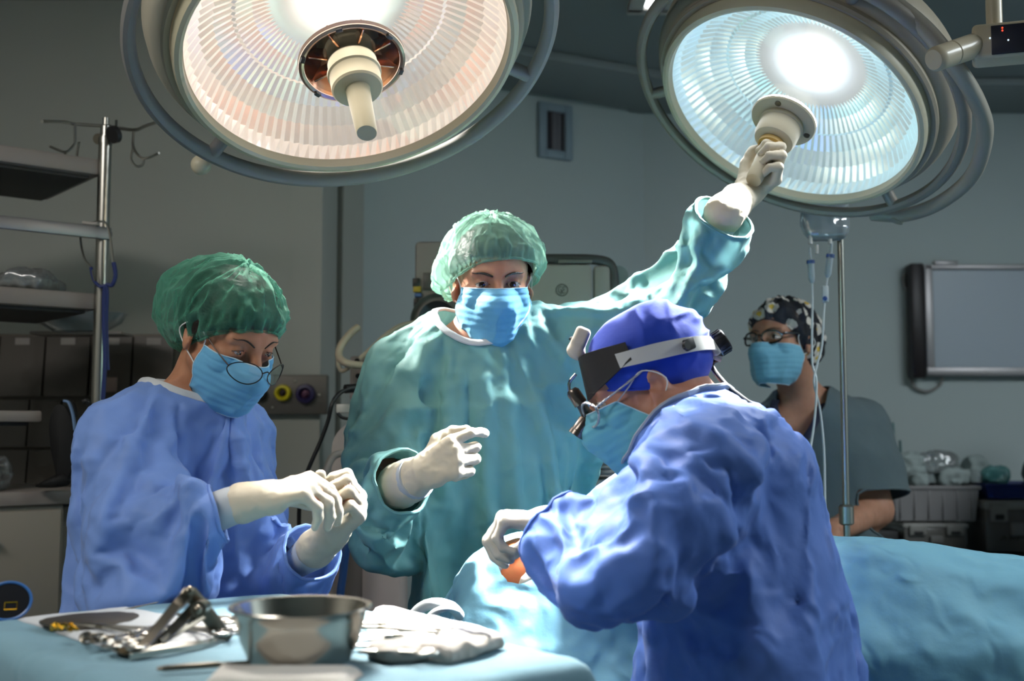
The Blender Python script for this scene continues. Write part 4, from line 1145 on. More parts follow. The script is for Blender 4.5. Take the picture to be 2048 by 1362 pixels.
# fitted cap
def cap_f(P):
    q = Hs.loc(P); d = sell(q, (0, -.014, .033), (.080, .103, .089))-.004
    d = smin(d, sell(q, (0, -.055, .045), (.072, .066, .066)), .03)
    return d
V, F = sdf_mesh(cap_f, Hs.o-.19, Hs.o+.19, .0035)
q = Hs.loc(V); t = np.clip((q[:, 1]+.11)/.21, 0, 1)
V, F = trim(V, F, q[:, 2]-(-.045+.078*t**.8-.012*np.sin(t*pi)))
q = Hs.loc(V); N = normals_of(V, F)
ds = .0045*ridge(q*np.array([14, 26, 16]), 7)*np.clip((q[:, 2]-.03)/.05, .15, 1)+.003*ridge(q*np.array([10, 30, 40]), 17)*np.clip((-.03-q[:, 1])/.05, 0, 1)
V = V+N*ds[:, None]
cap = mk('cloth_cap', V, F, RCAP, sur)
MB().tube(sm_loop(loops(V, F)[0], 3, 2), .0022, 8, 0, True).build('cap_hem', RCAP, cap)
SMASK = fabric('mask_aqua', '7fd3ea', transl=0.25, rough=0.7, fine=1200)
sm_, ends = mask_part(Hs, sur, SMASK, top=-.006, yb=.060, ys=.9)
ear_loops(Hs, sm_, ends)
# lower flap of the mask hanging loose
hl = thing('head_light', 'black and white surgical head light strapped over the royal blue cap', 'head light', Hs.w(0, 0, .05))
def band_pt(a, off, zz): 
    return Hs.w((.0805+.008+off)*sin(a), -.014+(.103+.008+off)*cos(a), zz)
BP = pm('black_padding', '17110f', .6, bump=(120, .3, .001)); WB = pm('white_band_plastic', 'd9d6cc', .4)
def band(a0, a1, z0, z1, wid, off, name, mat, th=.0035, zf=None):
    R_ = []
    for t in np.linspace(0, 1, 30):
        a = a0+(a1-a0)*t; w = np.interp(t, np.linspace(0, 1, len(wid)), wid); z = z0+(z1-z0)*t+(zf(a) if zf else 0)
        k = lambda zz: max(.25, 1-max(0, (zz-.045)/.085)**2)**.5
        p = lambda o_, zz: Hs.w((.086+off+o_)*sin(a)*k(zz), -.014+(.108+off+o_)*cos(a)*k(zz), zz)
        R_.append(np.array([p(0, z-w), p(th, z-w), p(th, z+w), p(0, z+w)]))
    return MB().rings(R_, True, True, True).build(name, mat, hl)
for sg in (-1, 1):
    band(sg*.05, sg*1.35, .050, .060, [.036, .034, .026, .015], .003, 'padding', BP, .006)
    band(sg*1.15, sg*2.85, .052, .016, [.012, .0135, .0125, .012], .006, 'side_strap', WB, .003)
    c = band_pt(sg*2.15, .014, .030); M = frame_from(c-Hs.w(0, -.014, .05), Hs.R[:, 2])
    m = MB().box(c, (.022, .02, .008), M, bev=.003); m.cyl(c+M@np.array([-.012, 0, .002]), c+M@np.array([-.012, 0, .008]), .007, n=14); m.build('strap_buckle', BLACKPL, hl)
# ratchet knob at the back of the band
kd = nrm(Hs.w(0, -1, .15)-Hs.o); kc = Hs.w(0, -.130, .012); kM = frame_from(kd)
MB().box(kc-kd*.006, (.05, .03, .012), frame_from(kd, Hs.R[:, 2]), bev=.004).build('ratchet_housing', WB, hl)
m = MB().lathe([(.0005, 0), (.020, 0), (.021, .003), (.021, .018), (.019, .021), (.0005, .022)], kc, kM, 28)
for a in np.linspace(0, 2*pi, 18, endpoint=False): m.box(kc+kM@np.array([.021*cos(a), .021*sin(a), .0105]), (.002, .002, .016), kM@rz(a))
m.build('ratchet_knob', BLACKPL, hl)
# crown piece above the forehead, hinge arm and lamp
def cw_f(P):
    q = Hs.loc(P)
    d = sbox(q, (0, .068, .118), (.015, .016, .013), rot((1, 0, 0), -.75), .007); d = smin(d, ssph(q, (0, .088, .102), .013), .012); d = smin(d, ssph(q, (0, .083, .092), .010), .01)
    return d
V, F = sdf_mesh(cw_f, Hs.w(0, .07, .11)-.05, Hs.w(0, .07, .11)+.05, .002); cr = mk('top_clip', V, F, pm('off_white_clip', 'e2d6c6', .4), hl)
MB().tube([Hs.w(-.004, .087, .122), Hs.w(.006, .083, .124), Hs.w(.012, .078, .122)], .0022, 6, 3).build('clip_slot', BLACKPL, cr)
MB().tube([Hs.w(.0, .113, .040), Hs.w(.0, .117, .022), Hs.w(.0, .118, .004), Hs.w(.0, .118, -.012)], .008, 10, 5, flat=(1.6, .6)).build('brow_bar', BLACKPL, hl)
CHD = pm('headlight_metal', '6e6660', .25, .9)
P_ = lambda u, v, y=1.93: W(u, v, y)
MB().tube([P_(1152, 748), P_(1139, 765), P_(1140, 785), P_(1155, 800)], .0028, 10, 5).build('swivel_wire', CHROME, hl)
m = MB(); a, b = P_(1142, 778), P_(1162, 808); m.lathe([(.0005, 0), (.008, .001), (.0115, .006), (.0118, np.linalg.norm(b-a)), (.0005, np.linalg.norm(b-a)+.001)], a, frame_from(b-a), 20); m.build('swivel_arm', CHD, hl)
m = MB(); a, b = P_(1162, 808), P_(1178, 834); m.cyl(a, b, .009, .0085, 16); m.sphere(P_(1178, 832), .0125, 14, 10); m.build('elbow_joint', BLACKPL, hl)
a, b = P_(1176, 836), P_(1152, 872); n_ = np.linalg.norm(b-a)
m = MB().lathe([(.0005, 0), (.011, .001), (.0135, .006), (.0135, n_*.75), (.015, n_*.78), (.0152, n_), (.0135, n_), (.013, n_-.004), (.0005, n_-.004)], a, frame_from(b-a), 24); lm = m.build('light_head', CHD, hl)
MB().lathe([(.0128, n_-.003), (.0005, n_-.002)], a, frame_from(b-a), 20).build('light_lens', pm('lens_dark', '20242a', .08, coat=1), lm)
q = [Hs.w(0, -.126, -.01), W(1424, 732, 1.93), W(1450, 768, 1.90), W(1490, 800, 1.85), W(1535, 830, 1.80)]
MB().tube(q, .0042, 10, 6).build('cable', BLACKPL, hl)
MB().cyl(Hs.w(0, -.122, -.004), Hs.w(0, -.130, -.012), .006, n=14).build('cable_plug', WHITEPL, hl)
# sparkling spectacle frame
GLI = pm('glitter_frame', 'c8cdd2', .15, .9, bump=(900, 1.0, .002))
fr = MB(); sgl = []
for sx in (1, -1):
    pts = [Hs.w(sx*(.036+.026*cos(a)), .118-.022*((.036+.026*cos(a))/.06)**2, -.008+.021*sin(a)) for a in np.linspace(0, 2*pi, 18, endpoint=False)]
    fr.tube(pts, .0022, 8, 2, True); sgl.append(pts)
fr.tube([Hs.w(.010, .118, -.004), Hs.w(0, .120, 0), Hs.w(-.010, .118, -.004)], .002, 8, 3)
gf = fr.build('glasses', GLI, sur)
for sx, pts in zip((1, -1), sgl):
    c = np.mean(pts, 0); MBt = MB(); MBt.add(np.array([c]+pts), [[0, i+1, (i+1) % 18+1] for i in range(18)]); MBt.build('lens', glassy('spectacle_lens'), gf)
    MB().tube([Hs.w(sx*.061, .096, -.004), Hs.w(sx*.070, .09, .0), Hs.w(sx*.079, .04, .012), Hs.w(sx*.081, .0, .022)], .0019, 8, 4).build('temple', GLI, gf)
# gown
sl1 = [ssN, W(1332, 1010, 1.64), W(1236, 1092, 1.62), W(1165, 1098, 1.74), W(1112, 1086, 1.86)]
sl2 = [ssF, W(1290, 1000, 2.12), seF, W(1150, 1090, 2.14)]
sspine = [W(1505, 1900, 1.78), W(1510, 1560, 1.78), W(1512, 1360, 1.79), W(1490, 1170, 1.80), W(1462, 1010, 1.82), W(1425, 935, 1.86)]
def sur_gown(P):
    d = schain(P, sspine, [.25, .23, .180, .150, .145, .09], .06)
    d = smin(d, scap(P, sn-[0, 0, .03], ssN, .07, .090), .06); d = smin(d, scap(P, sn-[0, 0, .03], ssF, .07, .085), .06)
    d = smin(d, schain(P, sl1, [.090, .088, .086, .078, .060], .03), .035)
    d = smin(d, schain(P, sl2, [.09, .085, .08, .05], .03), .05)
    return d
c1 = nrm(np.array([-.80, .30, .55])); c2 = nrm(sl2[-1]-sl2[-2])
sna = nrm(np.array([-.48, .03, .87]))
def sur_post(V, N):
    return folds(V, N, [
     ([W(1240, 900, 1.70), W(1280, 930, 1.62), W(1330, 930, 1.6)], .014, .012),
     ([W(1225, 930, 1.66), W(1290, 960, 1.58), W(1370, 950, 1.58)], .012, -.016, True),
     ([W(1160, 960, 1.66), W(1230, 985, 1.56), W(1290, 1000, 1.55)], .014, .012),
     ([W(1330, 850, 1.66), W(1420, 870, 1.63), W(1500, 940, 1.63), W(1560, 1040, 1.64)], .016, .012),
     ([W(1300, 900, 1.62), W(1400, 940, 1.58), W(1480, 1030, 1.6)], .013, -.014, True),
     ([W(1390, 1020, 1.6), W(1480, 1090, 1.6), W(1580, 1130, 1.63)], .016, .012),
     ([W(1290, 1170, 1.62), W(1370, 1130, 1.6), W(1450, 1120, 1.6)], .012, -.020, True),
     ([W(1310, 1220, 1.62), W(1400, 1200, 1.6), W(1500, 1260, 1.6), W(1600, 1362, 1.6)], .018, .014),
     ([W(1540, 960, 1.66), W(1580, 1100, 1.66), W(1610, 1250, 1.66)], .014, -.014, True),
     ([W(1330, 1260, 1.64), W(1350, 1330, 1.62), W(1370, 1400, 1.62)], .014, .012)])
sg_, _, _ = make_gown(sur, 'gown', BLUE2, sur_gown, (-.10, 1.42, .30), (.80, 2.35, 1.50), (W(1362, 866, 1.90), sna, .090),
    [(sl1[-1]+c1*.002, c1, .14), (sl2[-1]+c2*.002, c2, .10)], .34, sur_body, seed=51, gravity=.45, frames=20, shrink=-.10, post=sur_post, bind=pm('pale_collar', 'b4bcc4', .8), bind_r=.008)
MB().tube([sl1[-1]-c1*.04, sl1[-1]+c1*.005, W(1122, 1052, 1.895)], [.020, .030, .030], 24, 4).build('sleeve_cuff', CUFF, sur)
MB().tube([sl2[-1]-c2*.05, sl2[-1]+c2*.03], [.036, .031], 24, 4).build('sleeve_cuff', CUFF, sur)
GLW = fabric('glove_white', 'f0e8da', transl=0.12, rough=0.5, fine=260, sheen=0)
glove_part('glove', sur, swN, sX1, sZ1, 'l', arm=([W(1130, 1062, 1.88)], [.032]), mat=GLW, **sp1)
glove_part('glove', sur, swF, sX2, sZ2, 'r', arm=([W(1135, 1088, 2.135)], [.033]), mat=GLW, **sp2)
shoe_pair(sur, sfeet, radians(-90), pm('white_clog', 'd8d8d8', .5))
# ------------------------------------------------------------------ woman in scrubs standing at the back
SCRUB = fabric('teal_grey_scrubs', '525f62', transl=0.03, rough=0.85, fine=800, sheen=.1)
SK_B = skin('woman', 'b08068', 'a2745c')
Hb = Head(W(1531, 676, 3.14), radians(-47), radians(-6), radians(3), .98)
wom = thing('person', 'person in dark grey-green scrubs and a flowered cap standing at the back', 'person', (.83, 3.30, 0))
bn = W(1612, 806, 3.27)
bsR, bsL = W(1515, 872, 3.24), W(1722, 856, 3.32)
beL, bwL = W(1752, 1020, 3.25), W(1665, 1062, 3.06)
beR, bwR = W(1500, 1040, 3.15), W(1600, 1075, 3.02)
bX, bZ = nrm([-.95, -.3, .05]), nrm([.2, -.3, -.9])
bph = dict(curls=[(.8, .9, .5)]*4, thumb=[(.6, .6, .5), (.8, .2, .5), (.85, 0, .5)], s=.95)
bf = hand_sdf(bwL, bX, bZ, 'l', arm=([beL], [.04]), **bph); bf2 = hand_sdf(bwR, nrm([.9, -.3, .1]), nrm([.2, .3, -.9]), 'r', arm=([beR], [.04]), **bph)
bcx = W(1632, 1000, 3.3)[0]
def wom_body(P):
    d = Hb.d(P)
    d = smin(d, scap(P, Hb.w(0, -.035, -.05), bn+[0, .01, -.02], .052, .058), .03)
    t = loft_d(P, [.86, .95, 1.12, 1.28, 1.38, 1.45], [bcx]*6, [3.30]*6, [.17, .18, .15, .17, .14, .05], [.12, .125, .10, .12, .09, .05], yaw=radians(-15))
    t = smin(t, scap(P, bsR, bsL, .05), .06); t = smin(t, scap(P, bn-[0, 0, .02], bsL, .05), .04); t = smin(t, scap(P, bn-[0, 0, .02], bsR, .05), .04)
    d = smin(d, t, .04)
    d = smin(d, schain(P, [bsL, beL, bwL], [.05, .046, .03], .02), .03); d = smin(d, schain(P, [bsR, beR, bwR], [.05, .046, .03], .02), .03)
    for s in (-1, 1):
        d = smin(d, schain(P, [np.array([bcx+s*.08, 3.3, .9]), np.array([bcx+s*.08, 3.29, .5]), np.array([bcx+s*.09, 3.3, .09])], [.09, .055, .04], .02), .03)
    return np.minimum(d, np.minimum(bf[0](P), bf2[0](P)))
fz = [(Hb.o[2]-.16, Hb.o[2]+.12, .005)]; fx = [(Hb.o[0]-.12, Hb.o[0]+.12, .005)]; fy = [(Hb.o[1]-.13, Hb.o[1]+.12, .005)]
V, F = sdf_mesh(wom_body, (.45, 2.85, .04), (1.25, 3.55, 1.76), .014, (fx, fy, fz)); mk('body', V, F, SK_B, wom)
sym_eyes(Hb, wom); brows(Hb, wom, HAIR, r=.0026)
hair_cap(Hb, wom, pm('brown_hair', '2c1a12', .5), front=.066, back=-.08)
# flowered cap: dark cloth with printed daisies
fm = pm('flowered_cloth', '16161c', .8); nt = fm.node_tree; b = nt.nodes['Principled BSDF']
tc = nt.nodes.new('ShaderNodeTexCoord'); vo = nt.nodes.new('ShaderNodeTexVoronoi'); vo.inputs['Scale'].default_value = 23; vo.inputs['Randomness'].default_value = .8
wn = nt.nodes.new('ShaderNodeTexNoise'); wn.inputs['Scale'].default_value = 70; ad = nt.nodes.new('ShaderNodeMath'); ad.operation = 'MULTIPLY_ADD'; ad.inputs[1].default_value = .25
nt.links.new(tc.outputs['Object'], vo.inputs['Vector']); nt.links.new(tc.outputs['Object'], wn.inputs['Vector'])
nt.links.new(wn.outputs['Fac'], ad.inputs[0]); nt.links.new(vo.outputs['Distance'], ad.inputs[2])
rp = nt.nodes.new('ShaderNodeValToRGB'); rp.color_ramp.interpolation = 'CONSTANT'; e = rp.color_ramp.elements
e[0].position = 0; e[0].color = lin('c8a540'); e[1].position = .30; e[1].color = lin('cfc8bd'); k = e.new(.56); k.color = lin('14141a')
nt.links.new(ad.outputs[0], rp.inputs['Fac']); nt.links.new(rp.outputs['Color'], b.inputs['Base Color'])
bouffant(Hb, wom, fm, off=.010, extra=[((0, -.075, .015), (.070, .075, .085))], front=.058, back=-.10, seed=21, gather=.003, name='flowered_cap')
bm_, ends = mask_part(Hb, wom, fabric('mask_grey_blue', '78b4cc', transl=.1), top=-.020, yb=.018, vox=.003); ear_loops(Hb, bm_, ends)
BG = pm('black_acetate', '0c0b0c', .2); fr = MB(); sgl = []
for sx in (1, -1):
    pts = [Hb.w(sx*(.034+.0265*cos(a)*abs(cos(a))**-.25 if abs(cos(a)) > .05 else sx*.034), .114-.020*((.034+.0265*cos(a))/.06)**2, -.004+.0175*sin(a)) for a in np.linspace(0.1, 2*pi+.1, 18, endpoint=False)]
    fr.tube(pts, .0026, 8, 2, True); sgl.append(pts)
fr.tube([Hb.w(.009, .114, 0), Hb.w(0, .116, .003), Hb.w(-.009, .114, 0)], .0024, 8, 3); gf = fr.build('glasses', BG, wom)
for sx, pts in zip((1, -1), sgl):
    c = np.mean(pts, 0); MBt = MB(); MBt.add(np.array([c]+pts), [[0, i+1, (i+1) % 18+1] for i in range(18)]); MBt.build('lens', glassy('spectacle_lens'), gf)
    MB().tube([Hb.w(sx*.060, .096, .002), Hb.w(sx*.070, .085, .006), Hb.w(sx*.080, .03, .014), Hb.w(sx*.081, -.01, .018)], .0028, 8, 4, flat=(.6, 1.3)).build('temple', BG, gf)
# scrub top with short wide sleeves and a V neck
bsl = [bsL+[0, 0, -.01], W(1745, 940, 3.29), W(1755, 992, 3.27)]; bsr = [bsR+[0, 0, -.01], W(1505, 950, 3.2), W(1500, 1000, 3.17)]
def scrub(P):
    d = loft_d(P, [.80, 1.0, 1.15, 1.28, 1.38, 1.455], [bcx]*5+[bn[0]], [3.30]*6, [.235, .225, .205, .20, .165, .085], [.17, .16, .145, .145, .125, .085], yaw=radians(-15))
    d = smin(d, scap(P, bn-[0, 0, .03], bsL, .075, .075), .05); d = smin(d, scap(P, bn-[0, 0, .03], bsR, .075, .075), .05)
    d = smin(d, schain(P, bsl, [.080, .088, .092], .02), .04); d = smin(d, schain(P, bsr, [.080, .088, .092], .02), .04)
    return d
V, F = sdf_mesh(scrub, (.42, 3.0, .74), (1.26, 3.6, 1.56), .011)
N = normals_of(V, F); V = V+N*cloth_noise(V, .006, 7, 61, (1, 1, .5))[:, None]
cL_ = nrm(bsl[-1]-bsl[-2]); cR_ = nrm(bsr[-1]-bsr[-2])
f_ = nrm(np.array([sin(radians(-25)), -cos(radians(-25)), 0])); sd = np.array([f_[1], -f_[0], 0])
q = V-bn; fr_ = q@f_; sx_ = np.abs(q@sd); 
vneck = np.where(fr_ > -.02, np.maximum(sx_-(.070+.55*np.minimum(0, q[:, 2]+.005)), -.14-q[:, 2]), np.maximum(np.linalg.norm(q[:, :2], axis=1)-.078, -.03-q[:, 2]))
g = np.minimum.reduce([vneck, np.where(np.linalg.norm(V-bsl[-1], axis=1) < .15, (bsl[-1]-V)@cL_, 1), np.where(np.linalg.norm(V-bsr[-1], axis=1) < .15, (bsr[-1]-V)@cR_, 1), V[:, 2]-.80])
V, F = trim(V, F, g); so = mk('scrub_top', V, F, SCRUB, wom)
for L in loops(V, F)[:4]: MB().tube(sm_loop(L, 4, 3), .0035, 8, 0, True).build('seam', SCRUB, so)
ly = [W(1537, 800, 3.16), W(1560, 850, 3.12), W(1585, 890, 3.10)]
MB().tube([bn+[.07, .03, .03], W(1642, 812, 3.2), W(1628, 850, 3.14), W(1600, 892, 3.12)], .011, 10, 5, flat=(1, .25)).tube([bn+[-.07, .03, .02], W(1548, 812, 3.17), W(1562, 850, 3.13), W(1592, 892, 3.12)], .011, 10, 5, flat=(1, .25)).build('lanyard', pm('navy_ribbon', '161b33', .7), wom)
def b_tr(P):
    d = None
    for s in (-1, 1):
        e = schain(P, [np.array([bcx+s*.085, 3.3, .92]), np.array([bcx+s*.085, 3.29, .5]), np.array([bcx+s*.09, 3.3, .1])], [.125, .09, .08], .02); d = e if d is None else smin(d, e, .04)
    return np.maximum(d, .09-P[:, 2])
V, F = sdf_mesh(b_tr, (.45, 3.05, .08), (1.25, 3.55, 1.06), .018); mk('scrub_trousers', V, F, SCRUB, wom)
wt = bwL+nrm(beL-bwL)*.03; M = frame_from(beL-bwL)
MB().lathe([(.031, -.006), (.033, 0), (.031, .006), (.029, .0), (.031, -.006)], wt, M, 24).build('watch_strap', STEEL, wom)
MB().lathe([(.0005, .034), (.014, .034), (.015, .030)], wt, frame_from(nrm([.1, -1, .2])), 20).build('watch_face', STEEL, wom)
shoe_pair(wom, [(bcx-.09, 3.3), (bcx+.09, 3.3)], radians(-20), pm('white_clog', 'd8d8d8', .5))
# ------------------------------------------------------------------ operating table, patient and the drape over them
TEAL = fabric('blue_drape', '84bfd4', transl=0.12, rough=0.6, fine=700, sheen=.1, crumple=.7)
TZ = .915
ot = thing('operating_table', 'operating table with a padded top hidden under the blue drape', 'table', (.72, 2.16, 0))
MB().box((.35, 2.14, TZ-.03), (.95, .34, .06), bev=.02).build('table_pad', DARKPL, ot)
MB().box((1.36, 2.16, TZ-.03), (1.05, .44, .06), bev=.02).build('table_pad', DARKPL, ot)
MB().box((.85, 2.15, TZ-.085), (1.5, .34, .05), bev=.01).build('table_frame', STEEL, ot)
MB().box((.8, 2.15, .48), (.26, .26, .74), bev=.03).build('column', WHITEPL, ot)
MB().box((.8, 2.15, .06), (.9, .40, .12), bev=.04).build('base', WHITEPL, ot)
SK_P = skin('patient', 'b9683a', 'a9582e')
pat = thing('person', 'patient lying under the blue drape with a patch of bare skin by the gloved hand', 'person', (.6, 2.15, TZ))
Hp_c = np.array([-.005, 2.14, TZ+.11])
def pat_f(P):
    d = sell(P, Hp_c, (.098, .078, .112)); d = smin(d, ssph(P, Hp_c+[.03, 0, .075], .045), .04)      # head, face up
    d = smin(d, scap(P, Hp_c+[.06, 0, .035], (.20, 2.14, TZ+.09), .058, .07), .04)
    d = smin(d, sell(P, (.40, 2.15, TZ+.115), (.24, .165, .115)), .06); d = smin(d, sell(P, (.66, 2.16, TZ+.11), (.24, .165, .115)), .06)
    d = smin(d, sell(P, (.88, 2.16, TZ+.09), (.16, .165, .095)), .06)
    for y in (2.07, 2.25): d = smin(d, schain(P, [np.array([.92, y, TZ+.09]), np.array([1.32, y, TZ+.115]), np.array([1.72, y, TZ+.06])], [.085, .062, .045], .03), .05)
    for y in (1.975, 2.32): d = smin(d, schain(P, [np.array([.30, y+.02*(2.15-y), TZ+.08]), np.array([.58, y, TZ+.05]), np.array([.84, y, TZ+.05])], [.055, .045, .035], .02), .04)
    return np.maximum(d, TZ+.001-P[:, 2])
V, F = sdf_mesh(pat_f, (-.2, 1.85, TZ-.02), (1.85, 2.45, TZ+.34), .012); mk('body', V, F, SK_P, pat)
def under_drape(P):
    d = pat_f(P)
    d = np.minimum(d, sbox(P, (.35, 2.14, TZ-.05), (.475, .17, .055), None, .02)); d = np.minimum(d, sbox(P, (1.36, 2.16, TZ-.05), (.525, .22, .055), None, .02))
    # instrument bar and wrist rest that hold the sheet up over the face
    d = np.minimum(d, scap(P, W(985, 1112, 2.12), W(1010, 1130, 2.25), .012))
    return d
nx_, ny_ = 112, 72
gx = np.linspace(-.30, 1.90, nx_); gy = np.linspace(1.50, 2.56, ny_)
G = np.zeros((nx_, ny_, 3)); G[..., 0] = gx[:, None]; G[..., 1] = gy[None]; 
flat = G.reshape(-1, 3); hmax = TZ+.265+.012*vnoise(flat*6, 4)+.008*vnoise(flat*15, 8)
flat[:, 2] = hmax
V, F = grid_mesh(flat.reshape(nx_, ny_, 3))
OT_V = drape(V, F, np.zeros(len(V)), under_drape, (np.array([-.25, 1.80, .80]), np.array([1.95, 2.50, 1.25])), frames=28, shrink=-.03, bend=.35, thick=.004, vox=.018, mass=.2)
V, F = subdivide(OT_V, F, 1)
N = normals_of(V, F); N *= np.sign(N[:, 2].mean() or 1)
V = V+N*(.003*(ridge(V*8, 3, .5)-.3)+.0016*(ridge(V*19, 6, .5)-.2))[:, None]
hole = np.linalg.norm((V-W(1038, 1108, 2.07))*np.array([1, .8, .8]), axis=1)-.042
V, F = trim(V, F, hole)
mk('surgical_drape', V, F, TEAL, None, label='large blue surgical drape spread over the patient and the operating table', cat='drape')
# ------------------------------------------------------------------ instrument table in front
ZT = 1.08
tA = np.array([.098, 1.36]); ta_ = radians(40); tu_, tv_ = np.array([cos(ta_), sin(ta_)]), np.array([-sin(ta_), cos(ta_)])
tB = tA-tu_*.50; tC = tB+tv_*.72; tD = tA+tv_*.72
tc = (tA+tB+tC+tD)/4; te = nrm(np.append(tA-tB, 0)); tn = nrm(np.append(tC-tB, 0)); tn = nrm(tn-te*np.dot(tn, te))
TM = np.stack([te, tn, [0, 0, 1]], 1); tw = np.linalg.norm(tA-tB); td = np.linalg.norm(tC-tB); tcc = np.append(tc, ZT)
T = lambda x, y, z=0: tcc+TM@np.array([x, y, z])
def TP(u, v, z=0):
    """point on the instrument table top under a sight line"""
    o = np.array([0, 0, CAMZ]); r = W(u, v, 1.0)-o; t = (ZT+z-CAMZ)/r[2]; return o+r*t
it = thing('instrument_table', 'instrument stand whose tray top is covered by a light blue cloth', 'table', (tc[0], tc[1], 0))
MB().box(tcc-[0, 0, .016], (tw-.02, td-.02, .024), TM, bev=.008).build('tray', STEEL, it)
MB().cyl((T(0, .1)[0], T(0, .1)[1], .05), T(0, .1, -.03), .022).build('post', STEEL, it)
m = MB()
for s in (-1, 1): m.box((T(s*.13, 0)[0], T(s*.13, 0)[1], .04), (.04, .5, .04), TM, bev=.008)
m.box((tc[0], tc[1], .04), (.3, .05, .04), TM, bev=.008); m.build('base', STEEL, it)
n_ = 74; gx = np.linspace(-tw/2-.46, tw/2+.42, n_); gy = np.linspace(-td/2-.42, td/2+.26, n_)
G = np.zeros((n_, n_, 3)); 
for i in range(n_): G[i] = tcc+np.outer(np.full(n_, gx[i]), te)+np.outer(gy, tn)+np.array([0, 0, .004])
flat = G.reshape(-1, 3); flat[:, 2] += .002*vnoise(flat*9, 3)
V, F = grid_mesh(flat.reshape(n_, n_, 3))
loc_ = (V-tcc)@TM
pin = ((np.abs(loc_[:, 0]) < tw/2-.012) & (np.abs(loc_[:, 1]) < td/2-.012)).astype(float)
V = drape(V, F, pin, lambda P: sbox(P, tcc-[0, 0, .03], (tw/2-.004, td/2-.004, .03), TM, .006), (tcc-[.7, .7, .12], tcc+[.7, .7, .06]), frames=24, shrink=-.01, bend=.4, vox=.014, thick=.003, mass=.2)
V, F = subdivide(V, F, 1)
DRP2 = fabric('pale_blue_drape', '86aebf', transl=0.08, rough=0.6, fine=700, sheen=.1, crumple=.5)
mk('table_cloth', V, F, DRP2, None, label='pale blue cloth hanging over the edges of the instrument stand', cat='tablecloth')
ZT += .005
# white towel under the instruments
def towel(name, corners, label, mat, z=.004, amp=.004, n=26, seed=2, th=.006, cat='towel'):
    c = [np.array(p) for p in corners]; a = np.linspace(0, 1, n)
    P = np.array([[(c[0]*(1-s)+c[1]*s)*(1-t)+(c[3]*(1-s)+c[2]*s)*t for t in a] for s in a])
    f = P.reshape(-1, 3).copy(); e = np.minimum.reduce([np.repeat(a, n), 1-np.repeat(a, n), np.tile(a, n), 1-np.tile(a, n)])
    up = th*np.clip(e*12, 0, 1)**.5+amp*(ridge(f*22, seed)*.5+.5)*np.clip(e*6, 0.15, 1)
    f[:, :2] += (.004*np.stack([vnoise(f*30, seed+1), vnoise(f*30, seed+2)], 1))
    f[:, 2] = ZT+z*0+up*1.0
    V, F = grid_mesh(f.reshape(n, n, 3))
    b = f.copy(); b[:, 2] = ZT-.0005; k = len(V)
    bd = loops(V, F)[0]
    V2 = np.concatenate([V, b]); F2 = np.concatenate([F, F[:, ::-1]+k])
    idx = [i*n for i in range(n)]+[(n-1)*n+j for j in range(1, n)]+[i*n+n-1 for i in range(n-2, -1, -1)]+[j for j in range(n-2, 0, -1)]
    W_ = np.array([[idx[i], idx[(i+1) % len(idx)], idx[(i+1) % len(idx)]+k, idx[i]+k] for i in range(len(idx))])
    return mk(name, V2, np.concatenate([F2, W_]), mat, None, label=label, cat=cat)
LINEN = fabric('white_linen', 'd6dade', transl=.05, rough=.9, fine=500)
towel('towel', [TP(34, 1240), TP(255, 1312), TP(500, 1262), TP(250, 1219)], 'white towel spread under the instruments on the far left of the stand', LINEN, amp=.004, seed=4)
towel('towel', [TP(730, 1246), TP(890, 1290), TP(985, 1266), TP(752, 1216)], 'white towel under the row of clamps behind the steel bowl', LINEN, amp=.005, seed=14)
GAUZ = fabric('gauze', 'c9c5be', transl=.08, rough=.95, fine=420)
GAUZ2 = fabric('gauze_bright', 'd9d6cf', transl=.08, rough=.95, fine=420)
towel('gauze_pad', [TP(400, 1378), TP(690, 1386), TP(728, 1349), TP(430, 1346)], 'flat gauze cloth at the near edge in front of the steel bowl', GAUZ2, amp=.002, seed=24, th=.010, cat='gauze')
def swab(u, v, L, Wd, ang, label, seed, stripe=True, h=.017):
    c = TP(u, v); R = TM@rz(ang)
    f = lambda P: sell(P, c+[0, 0, h*.55], (L, Wd, h*.62), R)
    fb = lambda P: np.maximum(smin(sbox(P, c+[0, 0, h*.5], (L*.95, Wd*.92, h*.5), R, .006), f(P), .01), -(P[:, 2]-ZT+.001))
    V, F = sdf_mesh(fb, c-.09, c+.09, .0026); N = normals_of(V, F)
    V = V+N*(.003*ridge((V-c)@R*np.array([26, 40, 30]), seed)+.0012*ridge(V*90, seed+4))[:, None]
    V[:, 2] = np.maximum(V[:, 2], ZT)
    o = mk('gauze_swab', V, F, GAUZ, None, label=label, cat='gauze', group='folded gauze swabs')
    if stripe:
        p = []
        for t in np.linspace(-1.02, 1.02, 13):
            q = c+R@np.array([L*.35+.004*sin(t*4), Wd*t*.9, 0]); zz = V[np.argmin(np.linalg.norm(V[:, :2]-q[:2], axis=1)-.5*V[:, 2]), 2]
            p.append([q[0], q[1], zz+.0006])
        MB().tube(p, .0035, 8, 2, flat=(1, .3)).build('marker_thread', pm('dark_blue_thread', '3a4256', .8), o)
swab(915, 1306, .058, .034, .25, 'folded gauze swab with a dark thread, nearest the corner of the stand', 3)
swab(812, 1314, .040, .030, -.2, 'crumpled gauze swab between the steel bowl and the striped swab', 8, False, .014)
